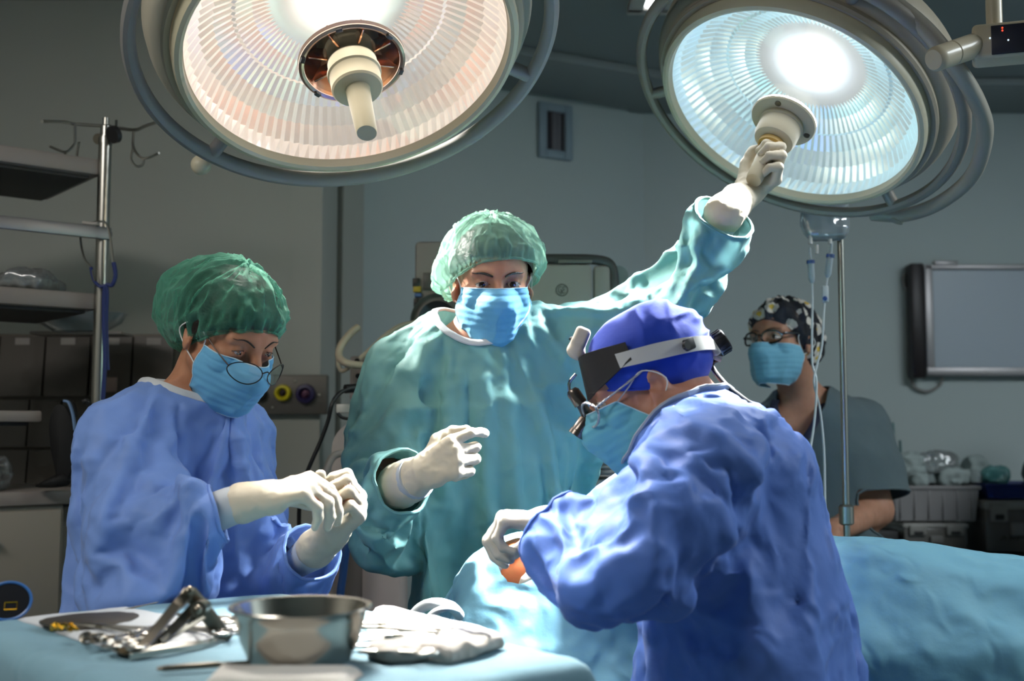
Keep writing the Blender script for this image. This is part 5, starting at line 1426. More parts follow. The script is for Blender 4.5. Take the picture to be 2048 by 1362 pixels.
# ------------------------------------------------------------------ steel bowl
bc_ = TP(592, 1333); bo = bc_+np.array([.001, .018, 0])
rr = 138/FPX*np.linalg.norm(bo-np.array([0, 0, CAMZ]))*.985
bh = .062
prof = [(.0005, 0), (rr*.62, 0), (rr*.70, .004), (rr*.82, bh*.42), (rr*.90, bh*.80), (rr*.925, bh*.97), (rr*.99, bh), (rr*1.0, bh+.0015), (rr*.985, bh+.003), (rr*.92, bh+.002), (rr*.895, bh*.9), (rr*.80, bh*.42), (rr*.68, .0065), (.0005, .005)]
b_ = MB().lathe(prof, (bo[0], bo[1], ZT), None, 72).build('steel_bowl', pm('bowl_steel', 'c2bcb2', .2, 1.0), None, angle=60, label='round stainless steel bowl standing at the front of the instrument stand', cat='bowl')
# ------------------------------------------------------------------ instruments
def hinge_retractor():
    a = TP(262, 1314, .004); top = TP(262, 1314)*0
    t = thing('retractor', 'large steel retractor standing up in an A shape on the stand', 'instrument', TP(340, 1290))
    Y0 = a[1]
    pk = W(378, 1184, Y0+.11); j = W(402, 1216, Y0+.11); ft = W(452, 1281, Y0+.13)
    b0 = W(268, 1312, Y0+.01)
    def bar(p, q, w0, w1, th=.007, name='arm'):
        d = q-p; L = np.linalg.norm(d); M = frame_from(d, (0, 1, 0)); n = 9; R_ = []
        for s in np.linspace(0, 1, n):
            w = w0+(w1-w0)*s; c = p+d*s+M[:, 1]*.004*sin(s*pi)
            k = [(-1, -.7), (-.8, -1), (.8, -1), (1, -.7), (1, .7), (.8, 1), (-.8, 1), (-1, .7)]
            R_.append(np.array([c+M[:, 0]*w*x+M[:, 1]*th/2*y for x, y in k]))
        return MB().rings(R_, True, True, True).build(name, STEEL_D, t)
    bar(b0, W(352, 1212, Y0+.09), .006, .0065); bar(W(352, 1212, Y0+.09), pk, .0065, .0075)
    bar(W(296, 1308, Y0+.03), W(392, 1212, Y0+.115), .006, .0065); bar(pk, ft, .0085, .009, .011, 'long_arm')
    bar(W(320, 1285, Y0+.05), W(405, 1232, Y0+.12), .004, .005)
    m = MB(); m.sphere(pk, .0075, 14, 10); m.cyl(j-[0, .012, 0], j+[0, .012, 0], .010, n=18); m.sphere(j-[0, .014, 0], .006, 12, 8); m.build('hinge', STEEL_D, t)
    bl = [W(455, 1283, Y0+.13), W(400, 1292, Y0+.07), W(330, 1300, Y0+.03), W(262, 1312, Y0+.004)]
    R_ = []
    for i, p in enumerate(smooth_path(bl, 6)):
        w = .006; R_.append(np.array([p+[0, -w, -.004], p+[0, -w, .003], p+[0, w, .006], p+[0, w, -.002]]))
    MB().rings(R_, True, True, True).build('blade', STEEL, t)
hinge_retractor()
def rod(name, p, q, r, label, mat=STEEL_D, tip=None, cat='instrument'):
    d = q-p; L = np.linalg.norm(d)
    return MB().lathe([(.0003, 0), (r*.6, .002), (r, .01), (r, L*.6), (r*.7, L*.64), (r*.7, L*.95), (.0003, L)], p, frame_from(d), 14).build(name, mat, None, label=label, cat=cat)
rod('probe', TP(312, 1338, .005), TP(512, 1324, .005), .0035, 'slim steel probe lying alone in front of the A shaped retractor')
rod('probe', TP(218, 1226, .004), W(318, 1204, TP(318, 1222)[1]), .0012, 'thin straight wire probe rising over the far edge of the towel')
def clamp(p, q, label, w=.006, op=.03, z=.004, grp='steel clamps and forceps', gold=False):
    """ring-handled clamp lying flat: rings, shanks, box joint, jaws"""
    d = nrm(q-p); L = np.linalg.norm(q-p); s = np.array([-d[1], d[0], 0]); up = np.array([0, 0, 1.0])
    t = thing('clamp', label, 'instrument', (p+q)/2, grp)
    for sg in (-1, 1):
        rc = p+s*sg*op*.5; mt = STEEL
        ring = [rc+(d*cos(a)*.013+s*sin(a)*.011) for a in np.linspace(0, 2*pi, 14, endpoint=False)]
        MB().tube(ring, .0024, 8, 2, True).build('ring_handle', pm('gold_ring', 'c79a3a', .3, 1) if gold else STEEL, t)
        MB().tube([rc+d*.013, p+d*L*.35+s*sg*op*.28, p+d*L*.62+s*sg*.0015, p+d*L*.8-s*sg*.0022, q-s*sg*.0010], [.0024, .0024, .0032, .0026, .0012], 8, 4).build('shank', STEEL, t)
    MB().box(p+d*L*.63, (.016, .010, .006), np.stack([d, s, up], 1), bev=.002).build('box_joint', STEEL_D, t)
    return t
rows = [((955, 1277), (735, 1262)), ((965, 1270), (700, 1272)), ((905, 1262), (690, 1253)), ((880, 1252), (700, 1246)), ((870, 1292), (700, 1292)), ((860, 1300), (716, 1304)), ((935, 1268), (720, 1280))]
ords = ['farthest along with its rings near the gauze', 'second in the row behind the steel bowl', 'third in the row behind the steel bowl', 'at the back of the row behind the steel bowl', 'lying closest to the swab beside the bowl', 'nearest the camera in the row beside the bowl', 'crossing over the others in the row beside the bowl']
for i, (a, b) in enumerate(rows):
    clamp(TP(a[0], a[1], .006+.004*(i % 3)), TP(b[0], b[1], .006+.003*(i % 2)), 'ring handled steel clamp '+ords[i], gold=False)
for i, (a, b, l) in enumerate([((300, 1262), (150, 1248), 'ring handled clamp lying on the dark sheath at the far left'), ((455, 1262), (330, 1252), 'ring handled clamp behind the A shaped retractor'), ((470, 1240), (350, 1228), 'ring handled clamp at the far edge behind the retractor'), ((250, 1292), (345, 1262), 'ring handled clamp under the arms of the retractor'), ((235, 1280), (330, 1246), 'dull clamp next to the pile of steel rings')]):
    clamp(TP(a[0], a[1], .012), TP(b[0], b[1], .012), l)
# dark sheath, gold clips, steel rings
DK = pm('dark_sheath', '4a453e', .6, .3, bump=(60, .4, .003))
def slab(name, pts, h, label, mat, cat):
    c = np.mean(pts, 0); f0 = [np.array(p) for p in pts]; n = len(pts)
    P = smooth_path(f0, 5, True); k = len(P)
    top = P+[0, 0, h]; cen = P.mean(0)
    R_ = [P, P*1.0+[0, 0, h*.6], (top-cen)*.93+cen, np.repeat((cen+[0, 0, h*1.15])[None], k, 0)]
    R_[2][:, 2] += .001*vnoise(R_[2]*60, 3)
    return MB().rings(R_).build(name, mat, None, label=label, cat=cat)
slab('blade_sheath', [TP(78, 1247, .006), TP(165, 1262, .006), TP(262, 1246, .006), TP(272, 1232, .006), TP(175, 1233, .006)], .006, 'dark flat instrument sheath on the white towel at the left', DK, 'sheath')
slab('blade_sheath', [TP(225, 1300, .006), TP(262, 1308, .006), TP(310, 1284, .006), TP(285, 1270, .006), TP(245, 1284, .006)], .005, 'brown metal sheath under the foot of the retractor', pm('brown_sheath', '6a5a42', .45, .6), 'sheath')
random.seed(4)
GOLD = pm('gold_clip', 'd8a62c', .25, 1.0)
for i in range(14):
    c = TP(128+random.uniform(-24, 24), 1257+random.uniform(-5, 6), .016+random.uniform(0, .006)); a = random.uniform(0, 3)
    MB().tube([c+[.005*cos(a), .005*sin(a), 0], c+[-.002*sin(a), .002*cos(a), .004], c-[.005*cos(a), .005*sin(a), 0]], .0018, 6, 4).build('clip', GOLD, None, label='small gold clip in the heap on the dark sheath', cat='clip', group='small gold clips')
for i in range(13):
    c = TP(202+random.uniform(-32, 30), 1276+random.uniform(-8, 8), .010+random.uniform(0, .006)); M = rot((random.uniform(-1, 1), random.uniform(-1, 1), .3), random.uniform(0, .8))
    MB().tube([c+M@np.array([.0062*cos(a), .0062*sin(a), 0]) for a in np.linspace(0, 2*pi, 10, endpoint=False)], .0016, 6, 2, True).build('steel_ring', STEEL_D, None, label='small steel ring in the heap beside the retractor', cat='ring', group='heap of small steel rings')
# pack at the far left corner of the stand
pk_ = thing('suture_pack', 'dark rounded pack with a blue edge and gold frame at the far left corner', 'pack', TP(20, 1240))
c = TP(16, 1238); M = frame_from(nrm([.25, -1, .35]))
MB().prism([(.030*cos(a)*(1 if cos(a) > 0 else 1.2), .026*sin(a)) for a in np.linspace(0, 2*pi, 28, endpoint=False)], -.004, .004, c+[0, 0, .024], M).build('pack_body', pm('pack_navy', '17191f', .3), pk_)
MB().tube([c+[0, 0, .024]+M@np.array([.030*cos(a), .026*sin(a), .004]) for a in np.linspace(0, 2*pi, 28, endpoint=False)], .002, 8, 2, True).build('pack_edge', pm('pack_blue', '3c6fb0', .3), pk_)
q = [(-.004, -.008), (.012, -.008), (.012, .002), (-.004, .002)]
MB().tube([c+[0, 0, .024]+M@np.array([x, y-.004, .0046]) for x, y in q], .0009, 6, 0, True).build('gold_frame', GOLD, pk_)
# white coiled suction tubing beyond the stand, at the head of the drape
TUB = pm('white_tubing', 'dfe3e2', .35)
ys = 1.98
MB().tube([W(820, 1240, ys), W(842, 1216, ys), W(872, 1207, ys), W(905, 1215, ys+.05), W(925, 1240, ys+.08)], .0095, 14, 6).tube([W(846, 1250, ys-.02), W(868, 1226, ys-.02), W(895, 1216, ys-.01), W(915, 1222, ys+.03)], .006, 12, 6).build('suction_tube', TUB, None, label='white looped suction tube at the head end of the drape', cat='tube')
# ------------------------------------------------------------------ equipment tower on the left, turned about 40 degrees
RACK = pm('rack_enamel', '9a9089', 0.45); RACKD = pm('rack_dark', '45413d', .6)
K0 = W(203, 560, 2.9); ra = nrm([.18, .15, 0]); rb = np.array([-ra[1], ra[0], 0]); RM_ = np.stack([ra, rb, [0, 0, 1]], 1)
def K(a, b, z): return np.array([K0[0], K0[1], 0])+ra*a+rb*b+np.array([0, 0, z])
rk = thing('equipment_tower', 'tall grey equipment tower with shelves, a rail and a drawer cabinet', 'equipment tower', (K0[0]-.2, K0[1], 0))
MB().cyl(K(0, 0, .1), K(0, 0, 2.095), .0165, n=20).build('pole', STEEL, rk)
MB().cyl(K(-.55, .40, .1), K(-.55, .40, 2.02), .0165, n=20).build('pole', STEEL, rk)
MB().cyl(K(-.60, 0, .1), K(-.60, 0, 2.02), .0165, n=20).build('pole', STEEL, rk)
def shelf(z, th, a0=-.62, a1=-.005, b0=0, b1=.42, lip=True, name='shelf', m=None):
    mm = MB().box(K((a0+a1)/2, (b0+b1)/2, z-th/2), (a1-a0, b1-b0, th), RM_, bev=.006)
    o = mm.build(name, m or RACK, rk)
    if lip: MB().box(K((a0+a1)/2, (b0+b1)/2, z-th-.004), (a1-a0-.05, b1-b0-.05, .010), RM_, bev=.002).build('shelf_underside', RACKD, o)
    return o
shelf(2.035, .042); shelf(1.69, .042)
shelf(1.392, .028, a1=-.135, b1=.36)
zc_ = 1.197
shelf(zc_, .034, b1=.45, name='worktop')
MB().box(K(-.315, -.018, 1.842), (.66, .012, .032), RM_, bev=.003).build('rail', ALU, rk)
MB().box(K(-.30, -.006, 1.842), (.02, .02, .03), RM_).build('rail_clamp', DARKPL, rk); MB().cyl(K(-.0, -.012, 1.842), K(0, .0, 1.842), .02).build('rail_clamp', DARKPL, rk)
CAB = pm('cabinet_beige', 'a39a8c', .5)
MB().box(K(-.33, .225, 1.02), (.52, .42, .29), RM_, bev=.01).build('cabinet', CAB, rk)
dr = MB().box(K(-.33, .012, 1.02), (.50, .012, .26), RM_, bev=.005).build('drawer', CAB, rk)
MB().tube([K(-.42, .005, 1.09), K(-.42, -.02, 1.09), K(-.24, -.02, 1.09), K(-.24, .005, 1.09)], .006, 8, 0).build('drawer_handle', STEEL, dr)
for z in (.8, .55, .3):
    d2 = MB().box(K(-.33, .235, z), (.50, .40, .20), RM_, bev=.01).build('drawer', RACKD, rk)
    MB().tube([K(-.42, .04, z), K(-.42, .015, z), K(-.24, .015, z), K(-.24, .04, z)], .006, 8, 0).build('drawer_handle', STEEL, d2)
MB().box(K(-.30, .2, .09), (.7, .5, .06), RM_, bev=.02).build('base', RACKD, rk)
for a in (-.58, -.02):
    for b in (0, .4):
        MB().cyl(K(a, b-.012, .045), K(a, b+.012, .045), .045).build('wheel', DARKPL, rk)
# hook head of the infusion pole
hk = thing('infusion_hook_head', 'steel four armed infusion hook crown on top of the left pole', 'hook', K(0, 0, 2.095))
MB().lathe([(.0005, .05), (.008, .048), (.008, .03), (.013, .026), (.013, 0), (.018, -.004), (.018, -.02)], K(0, 0, 2.095), None, 20).build('socket', STEEL, hk)
yk_ = K(0, 0, 0)[1]
MB().cyl(W(224, 270, yk_-.03), W(232, 268, yk_-.02), .022).build('knob', DARKPL, hk)
MB().cyl(W(196, 278, yk_-.01), W(200, 278, yk_), .014).build('knob', STEEL_D, hk)
r_ = .0042
MB().tube([W(212, 252, yk_), W(150, 248, yk_), W(130, 244, yk_-.04), W(84, 243, yk_-.16)], r_, 10, 4).build('hook_arm', STEEL, hk)
MB().tube([W(212, 252, yk_), W(268, 260, yk_), W(290, 252, yk_-.05), W(316, 244, yk_-.12)], r_, 10, 4).build('hook_arm', STEEL, hk)
MB().tube([W(150, 248, yk_), W(150, 280, yk_), W(148, 290, yk_), W(130, 304, yk_-.02), W(98, 292, yk_-.08)], r_*.8, 8, 4).tube([W(131, 303, yk_-.02), W(130, 318, yk_), W(142, 326, yk_), W(152, 320, yk_), W(158, 284, yk_-.02)], r_*.8, 8, 4).build('hook', STEEL, hk)
MB().tube([W(268, 260, yk_), W(267, 295, yk_), W(287, 317, yk_-.02), W(318, 306, yk_-.08)], r_*.8, 8, 4).tube([W(267, 296, yk_), W(262, 318, yk_), W(272, 332, yk_), W(285, 330, yk_), W(288, 317, yk_)], r_*.8, 8, 4).build('hook', STEEL, hk)
MB().tube([W(214, 252, yk_), W(222, 252, yk_+.03), W(231, 255, yk_+.05), W(233, 241, yk_+.06)], r_*.8, 8, 4).build('hook', STEEL, hk)
# stethoscope hung over the rail
st = thing('stethoscope', 'stethoscope with blue tubing hung over the tower rail by the pole', 'stethoscope', K(0, -.03, 1.5))
ys = K(0, -.035, 0)[1]
MB().tube([W(166, 445, ys), W(180, 447, ys-.01), W(196, 447, ys-.02)], .004, 8, 3).build('ear_tip', WHITEPL, st)
MB().tube([W(168, 452, ys+.04), W(161, 475, ys+.02), W(168, 515, ys), W(182, 535, ys-.01), W(190, 562, ys-.02)], .0028, 8, 5).build('ear_tube', STEEL, st)
MB().tube([W(170, 449, ys), W(200, 443, ys-.02), W(212, 447, ys-.02), W(220, 470, ys-.02), W(227, 530, ys-.02)], .0028, 8, 5).build('ear_tube', STEEL, st)
BT = pm('blue_tubing', '2d3a72', .4)
MB().tube([W(227, 525, ys-.02), W(231, 550, ys-.02), W(224, 570, ys-.02), W(210, 575, ys-.02), W(208, 640, ys-.02), W(210, 720, ys-.02), W(206, 800, ys-.02)], .0055, 10, 6).build('tubing', BT, st)
MB().tube([W(182, 535, ys-.01), W(188, 560, ys-.015), W(200, 573, ys-.02), W(214, 577, ys-.02), W(213, 650, ys-.015), W(216, 740, ys-.015)], .0045, 10, 6).build('tubing', BT, st)
# clear film packs on the shelves
FILM = filmy('clear_film')
def film_pile(name, c, r, label, cat, group=None, seed=1, h=.0065, floor=None, mat=None, amp=.012, parent=None):
    f = lambda P: smax(sell(P, c, np.array(r)*1.25), sbox(P, c, np.array(r)*.92, None, min(r)*.35), .012)-.006*vnoise(P*22, seed)
    V, F = sdf_mesh(f, np.array(c)-np.array(r)*1.4-.01, np.array(c)+np.array(r)*1.4+.01, h)
    N = normals_of(V, F); V = V+N*(amp*(ridge(V*20, seed+2, .6)-.2)+amp*.5*ridge(V*45, seed+5))[:, None]
    if floor is not None: V[:, 2] = np.maximum(V[:, 2], floor)
    return mk(name, V, F, mat or FILM, parent, smooth=False, **(dict(label=label, cat=cat, group=group) if parent is None else {}))
fz_ = 1.690
film_pile('tubing_pack', K(-.40, .16, fz_+.042), (.16, .10, .050), 'crumpled clear film pack of tubing on the second shelf of the tower', 'pack', None, 3, floor=fz_)
film_pile('tubing_pack', K(-.20, .13, fz_+.022), (.13, .09, .026), 'flat clear film pack beside the tubing pack on the second shelf', 'pack', None, 13, floor=fz_)
film_pile('mask_pack', K(-.38, .16, zc_+.045), (.20, .12, .055), 'heap of crumpled clear film packs on the tower worktop', 'pack', None, 23, floor=zc_)
# shallow clear dish pack with a blue insert, hanging behind the tower
dp = thing('dish_pack', 'clear dish shaped pack with a blue insert behind the pole', 'pack', W(160, 660, 3.25))
c = W(160, 630, 3.25)
MB().lathe([(.0005, -.048), (.07, -.042), (.11, -.018), (.125, .004), (.128, .004), (.112, -.022), (.07, -.047)], c, np.diag([1.05, .7, 1.]), 36).build('dish', filmy('dish_film', 'c9d3d6', .3, .2), dp)
MB().box(c+[.01, 0, -.012], (.11, .08, .024), bev=.008).build('blue_insert', pm('blue_insert', '33457a', .6), dp)
MB().box(c+[0, .02, -.053], (.26, .1, .008), bev=.002).build('ledge', RACK, dp)
# dark head set and strap hung on the end of the shelf
hs = thing('face_visor', 'black strapped visor hanging at the end of the lower tower shelf', 'visor', K(-.1, -.03, zc_))
yv = K(-.12, -.04, 0)[1]
BKF = pm('black_fabric', '0e0d0e', .7)
def plate(name, pts, Y, th, mat, parent):
    P = np.array([W(u, v, Y) for u, v in pts]); A = smooth_path(P, 4, True); n = len(A)
    B = A+[.0, th, 0]; c0, c1 = A.mean(0)-[0, th*.5, 0], B.mean(0)
    R_ = [np.repeat(c0[None], n, 0), (A-A.mean(0))*.55+A.mean(0)-[0, th*.4, 0], A, B, np.repeat(c1[None], n, 0)]
    return MB().rings(R_).build(name, mat, parent)
plate('visor_body', [(108, 815), (128, 812), (146, 850), (150, 895), (140, 945), (118, 968), (108, 930), (102, 900), (98, 850)], yv, .02, BKF, hs)
plate('visor_foot', [(72, 974), (86, 962), (118, 948), (134, 958), (122, 974)], yv-.01, .03, BKF, hs)
MB().tube([W(128, 802, yv), W(138, 806, yv), W(146, 830, yv), W(150, 860, yv)], .007, 10, 5, flat=(1, .5)).build('strap', pm('pale_blue_strap', '7f9cc4', .5), hs)
MB().tube([W(136, 802, yv+.01), W(146, 810, yv+.01), W(151, 835, yv+.01)], .006, 10, 5).build('strap', BKF, hs)
MB().tube([W(166, 804, yv), W(174, 802, yv), W(180, 815, yv+.01), W(178, 840, yv+.02)], .006, 10, 5).build('strap', DARKPL, hs)
# ------------------------------------------------------------------ brown tilt bins on the wall
tb = thing('tilt_bin_cabinet', 'brown wall cabinet of tilt bins with white labels', 'cabinet', W(170, 900, 3.6))
Yb = 3.52; BIN = pm('smoked_bin', '4f4740', .35, coat=.2); FRB = pm('bin_frame', '746a60', .5)
x_of = lambda u: W(u, 780, Yb)[0]; z_of = lambda v: W(200, v, Yb)[2]
MB().box(((x_of(-60)+x_of(352))/2, Yb+.06, (z_of(668)+z_of(1000))/2), (x_of(352)-x_of(-60), .12, z_of(668)-z_of(1000)), bev=.004).build('cabinet_frame', FRB, tb)
for r, (v0, v1) in enumerate(((673, 793), (800, 893), (900, 992))):
    cols = [(-55, 0), (3, 90), (95, 180), (186, 265), (270, 348)] if r == 0 else [(-55, -2), (2, 62), (66, 126), (130, 205), (209, 276), (280, 348)]
    for u0, u1 in cols:
        xa, xb, za, zb = x_of(u0), x_of(u1), z_of(v0), z_of(v1); w_, h_ = xb-xa, za-zb
        o = MB().prism([(-.03, 0), (.0, 0), (0, h_), (-.012, h_)], 0, w_, (xa, Yb-.002, zb), np.array([[0, 0, 1], [1, 0, 0], [0, 1, 0.]])).build('tilt_bin', BIN, tb, smooth=False)
        if r == 0: MB().box(((xa+xb)/2, Yb-.016, za-.016), (min(.044, w_*.4), .003, .021)).build('bin_label', pm('bin_label', 'a59d98', .6), o)
MB().box((x_of(226), Yb-.03, z_of(770)), (.045, .02, .045), bev=.003).build('sticker', pm('pink_sticker', '9a8078', .6), tb)
# ------------------------------------------------------------------ anaesthesia machine behind the green surgeon
AM = pm('machine_white', 'c4bab0', .42); AMD = pm('machine_dark', '4a4440', .45)
Ym = 3.05
am = thing('anaesthesia_machine', 'beige anaesthesia machine with a dark handle frame behind the green surgeon', 'machine', (W(960, 900, Ym)[0], Ym+.15, 0))
def mbox(name, u0, v0, u1, v1, Y, dep, mat, bev=.01, parent=None):
    a, b = W(u0, v0, Y), W(u1, v1, Y)
    return MB().box(((a[0]+b[0])/2, Y+dep/2, (a[2]+b[2])/2), (b[0]-a[0], dep, a[2]-b[2]), bev=bev).build(name, mat, parent or am)
sc_ = mbox('monitor_back', 1000, 527, 1185, 700, Ym, .05, AM, .012)
mbox('monitor_side', 1187, 530, 1222, 700, Ym+.012, .04, AM, .012)
# handle frame round the top of the monitor
MB().tube([W(1010, 560, Ym+.03), W(1030, 525, Ym+.03), W(1060, 519, Ym+.03), W(1130, 518, Ym+.03), W(1195, 520, Ym+.03), W(1222, 532, Ym+.03), W(1228, 570, Ym+.03), W(1228, 640, Ym+.03)], .0115, 12, 5, flat=(1, 1.2)).build('handle_frame', AMD, am)
MB().box(W(1150, 524, Ym+.01), (.09, .03, .008), bev=.002).build('handle_plate', pm('handle_plate', '8c847c', .4), am)
MB().cyl(W(1236, 552, Ym+.03), W(1236, 552, Ym+.09), .028).build('pivot_knob', GREYPL, am)
# round emblem with two script letters
ec = W(1124, 580, Ym-.001); EM = pm('emblem_grey', '7d756e', .4, .3)
MB().tube([ec+np.array([.0155*cos(a), 0, .0155*sin(a)]) for a in np.linspace(0, 2*pi, 40, endpoint=False)], .0014, 6, 1, True).build('emblem_ring', EM, sc_)
def script(pts, r=.0011): return MB().tube([ec+np.array([x, -.0004, z])*1 for x, z in pts], r, 6, 5)
m = script([(-.0015, .008), (-.005, .0095), (-.0085, .006), (-.0095, .0), (-.0075, -.006), (-.004, -.0065), (-.0015, -.003), (-.001, .0005), (-.004, .0), (-.001, .0005), (-.0005, -.007), (-.003, -.011), (-.006, -.009)])
m.tube([ec+np.array([x, -.0004, z]) for x, z in [(.0095, .006), (.007, .009), (.003, .008), (.002, .004), (.006, .001), (.002, -.002), (.001, -.006), (.004, -.009), (.0085, -.006)]], .0011, 6, 5); m.build('emblem_letters', EM, sc_)
for a in (.6, 2.2, 3.8, 5.4): pass
tw_ = mbox('tower', 830, 482, 905, 760, Ym+.06, .18, pm('machine_grey', '8e8782', .5), .012)
for (u, v, w_, h_, c) in ((832, 565, 14, 18, '2a2624'), (834, 578, 16, 12, 'c0a12a'), (836, 590, 14, 8, '4a6aa0'), (832, 605, 10, 18, '3a3634'), (856, 562, 20, 34, '55504c')):
    mbox('switch', u-w_/2, v-h_/2, u+w_/2, v+h_/2, Ym+.05, .012, pm('sw_'+c, c, .4), .002, tw_)
mbox('lower_panel', 800, 650, 1240, 1010, Ym+.10, .22, AM, .02)
g_ = MB().lathe([(.072, 0), (.074, -.012), (.066, -.02), (.052, -.016), (.050, 0)], W(875, 640, Ym+.02), frame_from((0, -1, 0)), 40).build('dial_ring', pm('dial_grey', '79736f', .4), am)
MB().lathe([(.051, .008), (.03, -.004), (.0005, -.010)], W(875, 640, Ym+.02), frame_from((0, -1, 0)), 32).build('dial_core', pm('dial_core', '2a2422', .3), g_)
# bellows pipe seen between the two surgeons
p0, p1 = W(1208, 805, 2.86), W(1214, 960, 2.86); L_ = np.linalg.norm(p1-p0); pr = []
for i in range(int(L_/.012)): pr += [(.036, i*.012), (.036, i*.012+.0045), (.029, i*.012+.006), (.029, i*.012+.0105)]
MB().lathe(pr, p0, frame_from(p1-p0), 28).build('bellows_hose', pm('bellows', 'a39a92', .45), am)
mbox('absorber', 1180, 955, 1235, 1060, 2.84, .12, AM, .02)
# rounded base housing
def base_f(P):
    d = sbox(P, (W(735, 1000, 2.86)[0], 2.98, .62), (.105, .20, .60), None, .09)
    return d
def arch(u0, u1, v0, v1, Y, dep, mat, name):
    a, b = W(u0, v0, Y), W(u1, v1, Y); w_ = b[0]-a[0]; h_ = a[2]-b[2]; r = w_*.5; pts = [(0, 0), (w_, 0)]
    pts += [(w_/2+r*cos(t), h_-r*1.1+r*1.1*sin(t)) for t in np.linspace(0, pi, 16)]
    return MB().prism(pts, 0, dep, (a[0], Y+dep, b[2]), np.array([[1, 0, 0], [0, 0, -1], [0, 1, 0.]])).build(name, mat, am)
arch(664, 756, 845, 1420, 2.90, .25, pm('machine_pinkish', 'b9aba5', .45), 'side_housing')
arch(690, 742, 1070, 1420, 2.875, .03, pm('machine_brown', '6d645d', .5), 'foot_panel')
mbox('body_column', 722, 1060, 800, 1420, 2.87, .2, pm('machine_pinkish', 'b9aba5', .45), .015)
mbox('base', 660, 1420, 1240, 1480, 2.8, .5, AMD, .03)
bk = mbox('bracket', 672, 808, 704, 826, 2.84, .03, WHITEPL, .003)
MB().tube([W(676, 826, 2.84), W(684, 835, 2.84), W(700, 838, 2.84)], .004, 8, 3).build('bracket_hook', DARKPL, bk)
pn = mbox('connector_panel', 700, 712, 770, 800, 2.92, .05, pm('panel_pinkish', '978a86', .5), .006)
for u, v in ((714, 722), (716, 752), (712, 775), (720, 780)): MB().cyl(W(u, v, 2.92), W(u, v, 2.905), .0065).build('connector', BLACKPL, pn)
# breathing hoses and cables
HOSE = pm('beige_hose', 'b3a590', .45)
MB().tube([W(716, 655, 2.9), W(700, 668, 2.88), W(682, 692, 2.86), W(678, 712, 2.84), W(690, 725, 2.82), W(712, 730, 2.82), W(740, 732, 2.84), W(770, 735, 2.88)], .0095, 12, 6).build('hose', HOSE, None, label='thick beige hose looping up left of the green surgeon', cat='hose')
MB().tube([W(678, 700, 2.87), W(676, 728, 2.87), W(684, 742, 2.87), W(698, 735, 2.86), W(706, 722, 2.86)], .005, 10, 6).build('hose', HOSE, None, label='thin beige tube curled under the thick beige hose', cat='hose')
MB().tube([W(830, 645, 2.98), W(800, 652, 2.95), W(770, 672, 2.92), W(742, 698, 2.9), W(720, 718, 2.9)], .0065, 10, 6).tube([W(742, 698, 2.9), W(738, 720, 2.9), W(728, 745, 2.9)], .0055, 10, 5).build('hose', HOSE, None, label='beige hose running from the machine tower down behind the surgeon shoulder', cat='hose')
cb_ = thing('power_cable', 'black cable hanging from the machine beside the nurse', 'cable', W(610, 960, 2.8))
MB().tube([W(700, 777, 2.82), W(680, 786, 2.80), W(665, 806, 2.78), W(656, 842, 2.78), W(640, 885, 2.78), W(618, 935, 2.78), W(604, 975, 2.8), W(598, 1060, 2.82), W(610, 1300, 2.9), W(640, 1500, 2.9)], .0052, 10, 8).build('cord', BLACKPL, cb_)
MB().cyl(W(690, 778, 2.82), W(718, 776, 2.84), .011, n=16).build('plug', BLACKPL, cb_)
MB().tube([W(690, 905, 2.84), W(668, 912, 2.83), W(655, 935, 2.82), W(644, 980, 2.82), W(640, 1060, 2.84), W(650, 1250, 2.86)], .0095, 12, 6).build('hose', pm('grey_hose', 'a29b96', .45), None, label='pale grey hose curving down behind the nurse hands', cat='hose')
NAVY = pm('navy_hose', '1e2b4c', .4)
MB().tube([W(672, 950, 2.83), W(660, 968, 2.82), W(650, 990, 2.82), W(655, 1100, 2.8), W(640, 1150, 2.78), W(625, 1180, 2.78), W(620, 1300, 2.8)], .011, 12, 6).build('hose', NAVY, None, label='dark blue hose bundle beside the nurse sleeve', cat='hose')
MB().tube([W(700, 1060, 2.80), W(692, 1100, 2.79), W(686, 1150, 2.79), W(680, 1200, 2.79), W(676, 1320, 2.8)], .010, 12, 6).build('hose', pm('blue_hose', '24477c', .4), None, label='straight blue hose hanging by the machine base', cat='hose')
# ------------------------------------------------------------------ infusion stand on the right
Yi = 2.85
iv = thing('infusion_stand', 'steel infusion pole in front of the woman in scrubs', 'infusion stand', (W(1690, 800, Yi)[0], Yi, 0))
xi = W(1690, 900, Yi)[0]
MB().cyl((xi, Yi, .95), (xi, Yi, 2.05), .0085, n=18).build('pole', STEEL, iv)
MB().cyl((xi, Yi, .06), (xi, Yi, .99), .0125, n=18).build('lower_pole', STEEL, iv)
MB().lathe([(.0125, 0), (.018, .004), (.018, .045), (.0125, .05)], (xi, Yi, W(1690, 1050, Yi)[2]), None, 20).build('collar', STEEL, iv)
for a in range(5):
    t_ = a*2*pi/5; e_ = np.array([xi+.27*cos(t_), Yi+.27*sin(t_), .05])
    MB().tube([(xi, Yi, .09), e_], .012, 8, 0).build('leg', STEEL, iv)
    MB().cyl(e_-[0, .01, .015], e_+[0, .01, -.015], .028, n=16).build('wheel', DARKPL, iv)
MB().tube([(xi, Yi, 2.04), (xi-.05, Yi, 2.06), (xi-.085, Yi, 2.04), (xi-.085, Yi, 1.98)], .004, 8, 4).tube([(xi, Yi, 2.04), (xi+.05, Yi, 2.06), (xi+.085, Yi, 2.04)], .004, 8, 4).build('hook', STEEL, iv)
